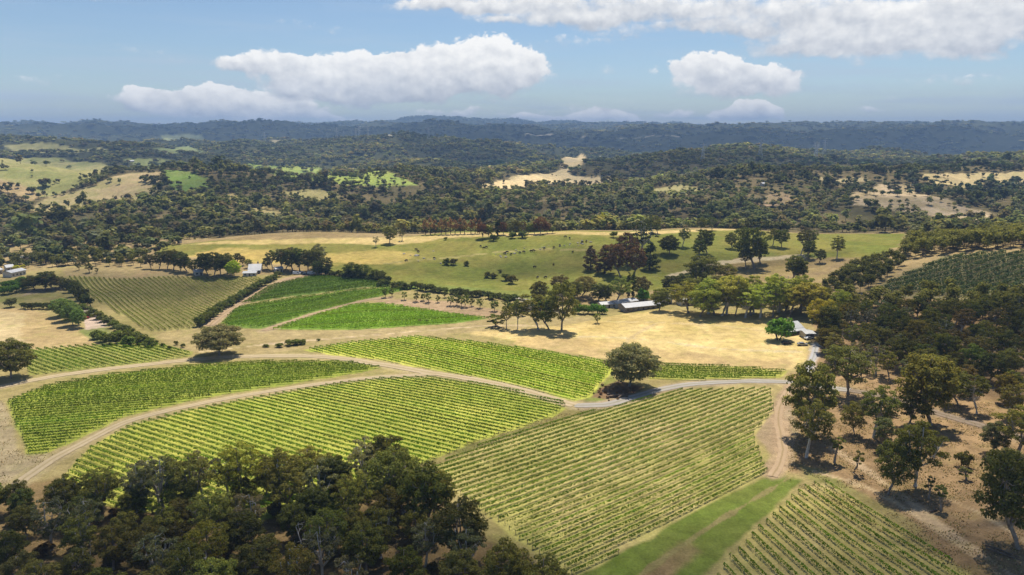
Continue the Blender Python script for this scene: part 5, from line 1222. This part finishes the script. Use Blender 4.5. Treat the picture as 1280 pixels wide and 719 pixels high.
    # thin high streaks
    sv = k.n('ShaderNodeCombineXYZ'); k.set(sv.inputs[0], k.m('MULTIPLY', az, 2.2)); k.set(sv.inputs[1], k.m('MULTIPLY', ev, 26))
    st = k.noise(sv.outputs[0], 1.6, 5, .6)
    streak = k.m('MULTIPLY', k.mapr(st, .42, .75, 0, .6, smooth=True), k.mapr(ev, .15, .02, .3, 1.5))
    b1 = k.n('ShaderNodeBackground'); k.set(b1.inputs[0], sky.outputs[0]); b1.inputs[1].default_value = SKY_STRENGTH
    b2 = k.n('ShaderNodeBackground'); k.set(b2.inputs[0], ccol); b2.inputs[1].default_value = CLOUD_GAIN
    b3 = k.n('ShaderNodeBackground'); b3.inputs[0].default_value = (.56, .66, .78, 1); b3.inputs[1].default_value = CLOUD_GAIN * .7
    m0 = k.n('ShaderNodeMixShader'); k.set(m0.inputs[0], streak); nt.links.new(b1.outputs[0], m0.inputs[1]); nt.links.new(b3.outputs[0], m0.inputs[2])
    m1 = k.n('ShaderNodeMixShader'); k.set(m1.inputs[0], alpha); nt.links.new(m0.outputs[0], m1.inputs[1]); nt.links.new(b2.outputs[0], m1.inputs[2])
    nt.links.new(m1.outputs[0], out.inputs[0])
    w.cycles.sampling_method = 'MANUAL'; w.cycles.sample_map_resolution = 512
CLOUD_GAIN = 1.0

# clouds overhead and out of the frame, whose shadows lie on the land: (pixel the shadow is centred on, half sizes m, altitude, density)
SHADOWS = [
 ((300, 745), 95, 44, 420, .013), ((720, 800), 140, 46, 430, .016), ((60, 640), 60, 40, 430, .008), ((1230, 720), 90, 45, 440, .008),
 ((1290, 440), 80, 80, 480, .011), ((1190, 600), 50, 30, 450, .006),
 ((120, 362), 130, 60, 560, .010), ((60, 540), 50, 40, 460, .005),
 ((850, 325), 150, 42, 600, .014), ((560, 335), 110, 36, 610, .008),
 ((560, 266), 230, 62, 640, .013), ((900, 272), 130, 52, 660, .012), ((80, 295), 190, 70, 620, .013), ((1120, 255), 130, 60, 660, .010), ((290, 232), 160, 70, 650, .009), ((730, 232), 140, 80, 680, .010),
 ((1190, 348), 100, 45, 600, .012),
 ((620, 186), 500, 330, 1000, .0020), ((860, 200), 420, 300, 1050, .0025), ((160, 185), 450, 260, 980, .002),
 ((980, 172), 2600, 1000, 1600, .0014), ((380, 158), 2600, 900, 1600, .0011),
]
def build_clouds():
    g = np.random.default_rng(5)
    for i, (pp, rx, ry, alt, den) in enumerate(SHADOWS):
        p = G(*pp, 60 if pp[1] > 300 else 640); c = p + SUN * ((alt - p[2]) / SUN[2])
        V = []; Fq = []; n, m_ = 40, 14
        for a in range(m_ + 1):
            th = math.pi * a / m_
            for q in range(n):
                ph = 2 * math.pi * q / n; d = np.array([math.sin(th) * math.cos(ph), math.sin(th) * math.sin(ph), math.cos(th)])
                s = .72 + .75 * (float(fbm(d[0] * 2.1 + i * 7 + 5, d[1] * 2.1 + d[2] * 1.3, 7, 4)) - .25)
                V.append(d * s * (rx, ry, min(rx, ry) * (.8 if d[2] > 0 else .3)))
        for a in range(m_):
            for q in range(n): Fq.append((a * n + q, (a + 1) * n + q, (a + 1) * n + (q + 1) % n, a * n + (q + 1) % n))
        mt, nt, out = new_mat('cloud_vapour'); k = N(nt)
        v = k.n('ShaderNodeVolumePrincipled'); v.inputs['Color'].default_value = (.95, .96, 1, 1); v.inputs['Density'].default_value = den; v.inputs['Anisotropy'].default_value = .3
        nt.links.new(v.outputs[0], out.inputs['Volume'])
        mb = MB(); mb.add(V, Fq); o = link('cloud', mb.build('cloud', mt, True), None, c); o['kind'] = 'stuff'; o['label'] = 'soft white cloud drifting over the land'; o['category'] = 'cloud'

def build_haze():
    m = MB(); m.box(-18500, 18500, -400, 14200, -60, 372)
    mt, nt, out = new_mat('haze_air'); k = N(nt)
    v = k.n('ShaderNodeVolumePrincipled'); v.inputs['Color'].default_value = (*HAZE_COLOR, 1); v.inputs['Density'].default_value = HAZE_DENSITY; v.inputs['Anisotropy'].default_value = .0
    nt.links.new(v.outputs[0], out.inputs['Volume'])
    o = link('haze', m.build('haze', mt)); o['kind'] = 'stuff'; o['label'] = 'pale blue haze over the far hills'; o['category'] = 'haze'

def build_dry_grass():
    cc = []
    for poly, n in (([(985,600),(985,500),(1030,470),(1110,480),(1330,520),(1330,800),(1210,722)], 42000), ([(-60,640),(120,630),(300,620),(480,596),(590,719),(590,790),(-80,800)], 16000),
                    ([(-60,500),(5,500),(30,568),(70,566),(20,606),(-60,606)], 6000), ([(505,590),(560,560),(715,512),(770,508),(715,524),(535,586)], 7000)):
        w = poly_w(poly); X = rng.uniform(w.min(0), w.max(0), (n * 2, 2)); k = inside(w, X[:, 0], X[:, 1]); X = X[k][:n]
        X = X[fbm(X[:, 0] / 3.5, X[:, 1] / 3.5, 111, 3) > .46]
        cc.append(np.c_[X, hgt(X[:, 0], X[:, 1]) + .1])
    c = np.concatenate(cc); n = len(c)
    v, f = cards(c, rng.normal(size=(n, 3)) + (0, 0, .6), rng.uniform(.18, .5, n), rng, .6)
    pal = np.array([(.34, .26, .14), (.24, .18, .10), (.42, .34, .2), (.16, .12, .07), (.20, .20, .08)])
    tag(link('dry_grass', mesh_np('dry_grass', v, f, False, M_WOOD, np.repeat(pal[rng.integers(0, 5, n)], 4, 0))), 'dry grass tufts and leaf litter on the bare ground', 'dry grass', kind='stuff')

def build_light_and_camera():
    l = bpy.data.lights.new('sun', 'SUN'); l.energy = SUN_STRENGTH; l.angle = R(.53); l.color = (1, .90, .74)
    o = bpy.data.objects.new('sun', l); COL.objects.link(o)
    from mathutils import Vector
    o.rotation_euler = Vector(SUN).to_track_quat('Z', 'Y').to_euler()
    c = bpy.data.cameras.new('camera'); co = bpy.data.objects.new('camera', c); COL.objects.link(co)
    c.sensor_width = 36; c.lens = F0 / W0 * 36; c.clip_start = .5; c.clip_end = 60000
    co.location = (0, 0, HC); co.rotation_euler = (math.pi / 2 - PITCH, 0, 0); sc.camera = co
    sc.view_settings.view_transform = 'Standard'; sc.view_settings.look = 'None'; sc.view_settings.gamma = 1; sc.view_settings.exposure = EXPOSURE
    sc.view_settings.use_curve_mapping = False
    sc.render.engine = 'CYCLES'; cy = sc.cycles
    cy.max_bounces = 5; cy.diffuse_bounces = 2; cy.use_adaptive_sampling = True; cy.adaptive_threshold = .02; cy.glossy_bounces = 2; cy.transmission_bounces = 3; cy.volume_bounces = 0; cy.transparent_max_bounces = 8
    cy.use_denoising = True; cy.sample_clamp_indirect = 4; cy.caustics_reflective = False; cy.caustics_refractive = False

import time
_t = time.time()
build_ground(); print('ground', time.time() - _t)
build_roads(); build_vines(); print('vines', time.time() - _t)
PR = make_protos(); build_trees(); print('trees', time.time() - _t)
build_woods(); print('woods', time.time() - _t)
build_buildings(); build_small(); build_dry_grass()
build_sky(); build_clouds(); build_haze(); build_light_and_camera()
print('done', time.time() - _t)
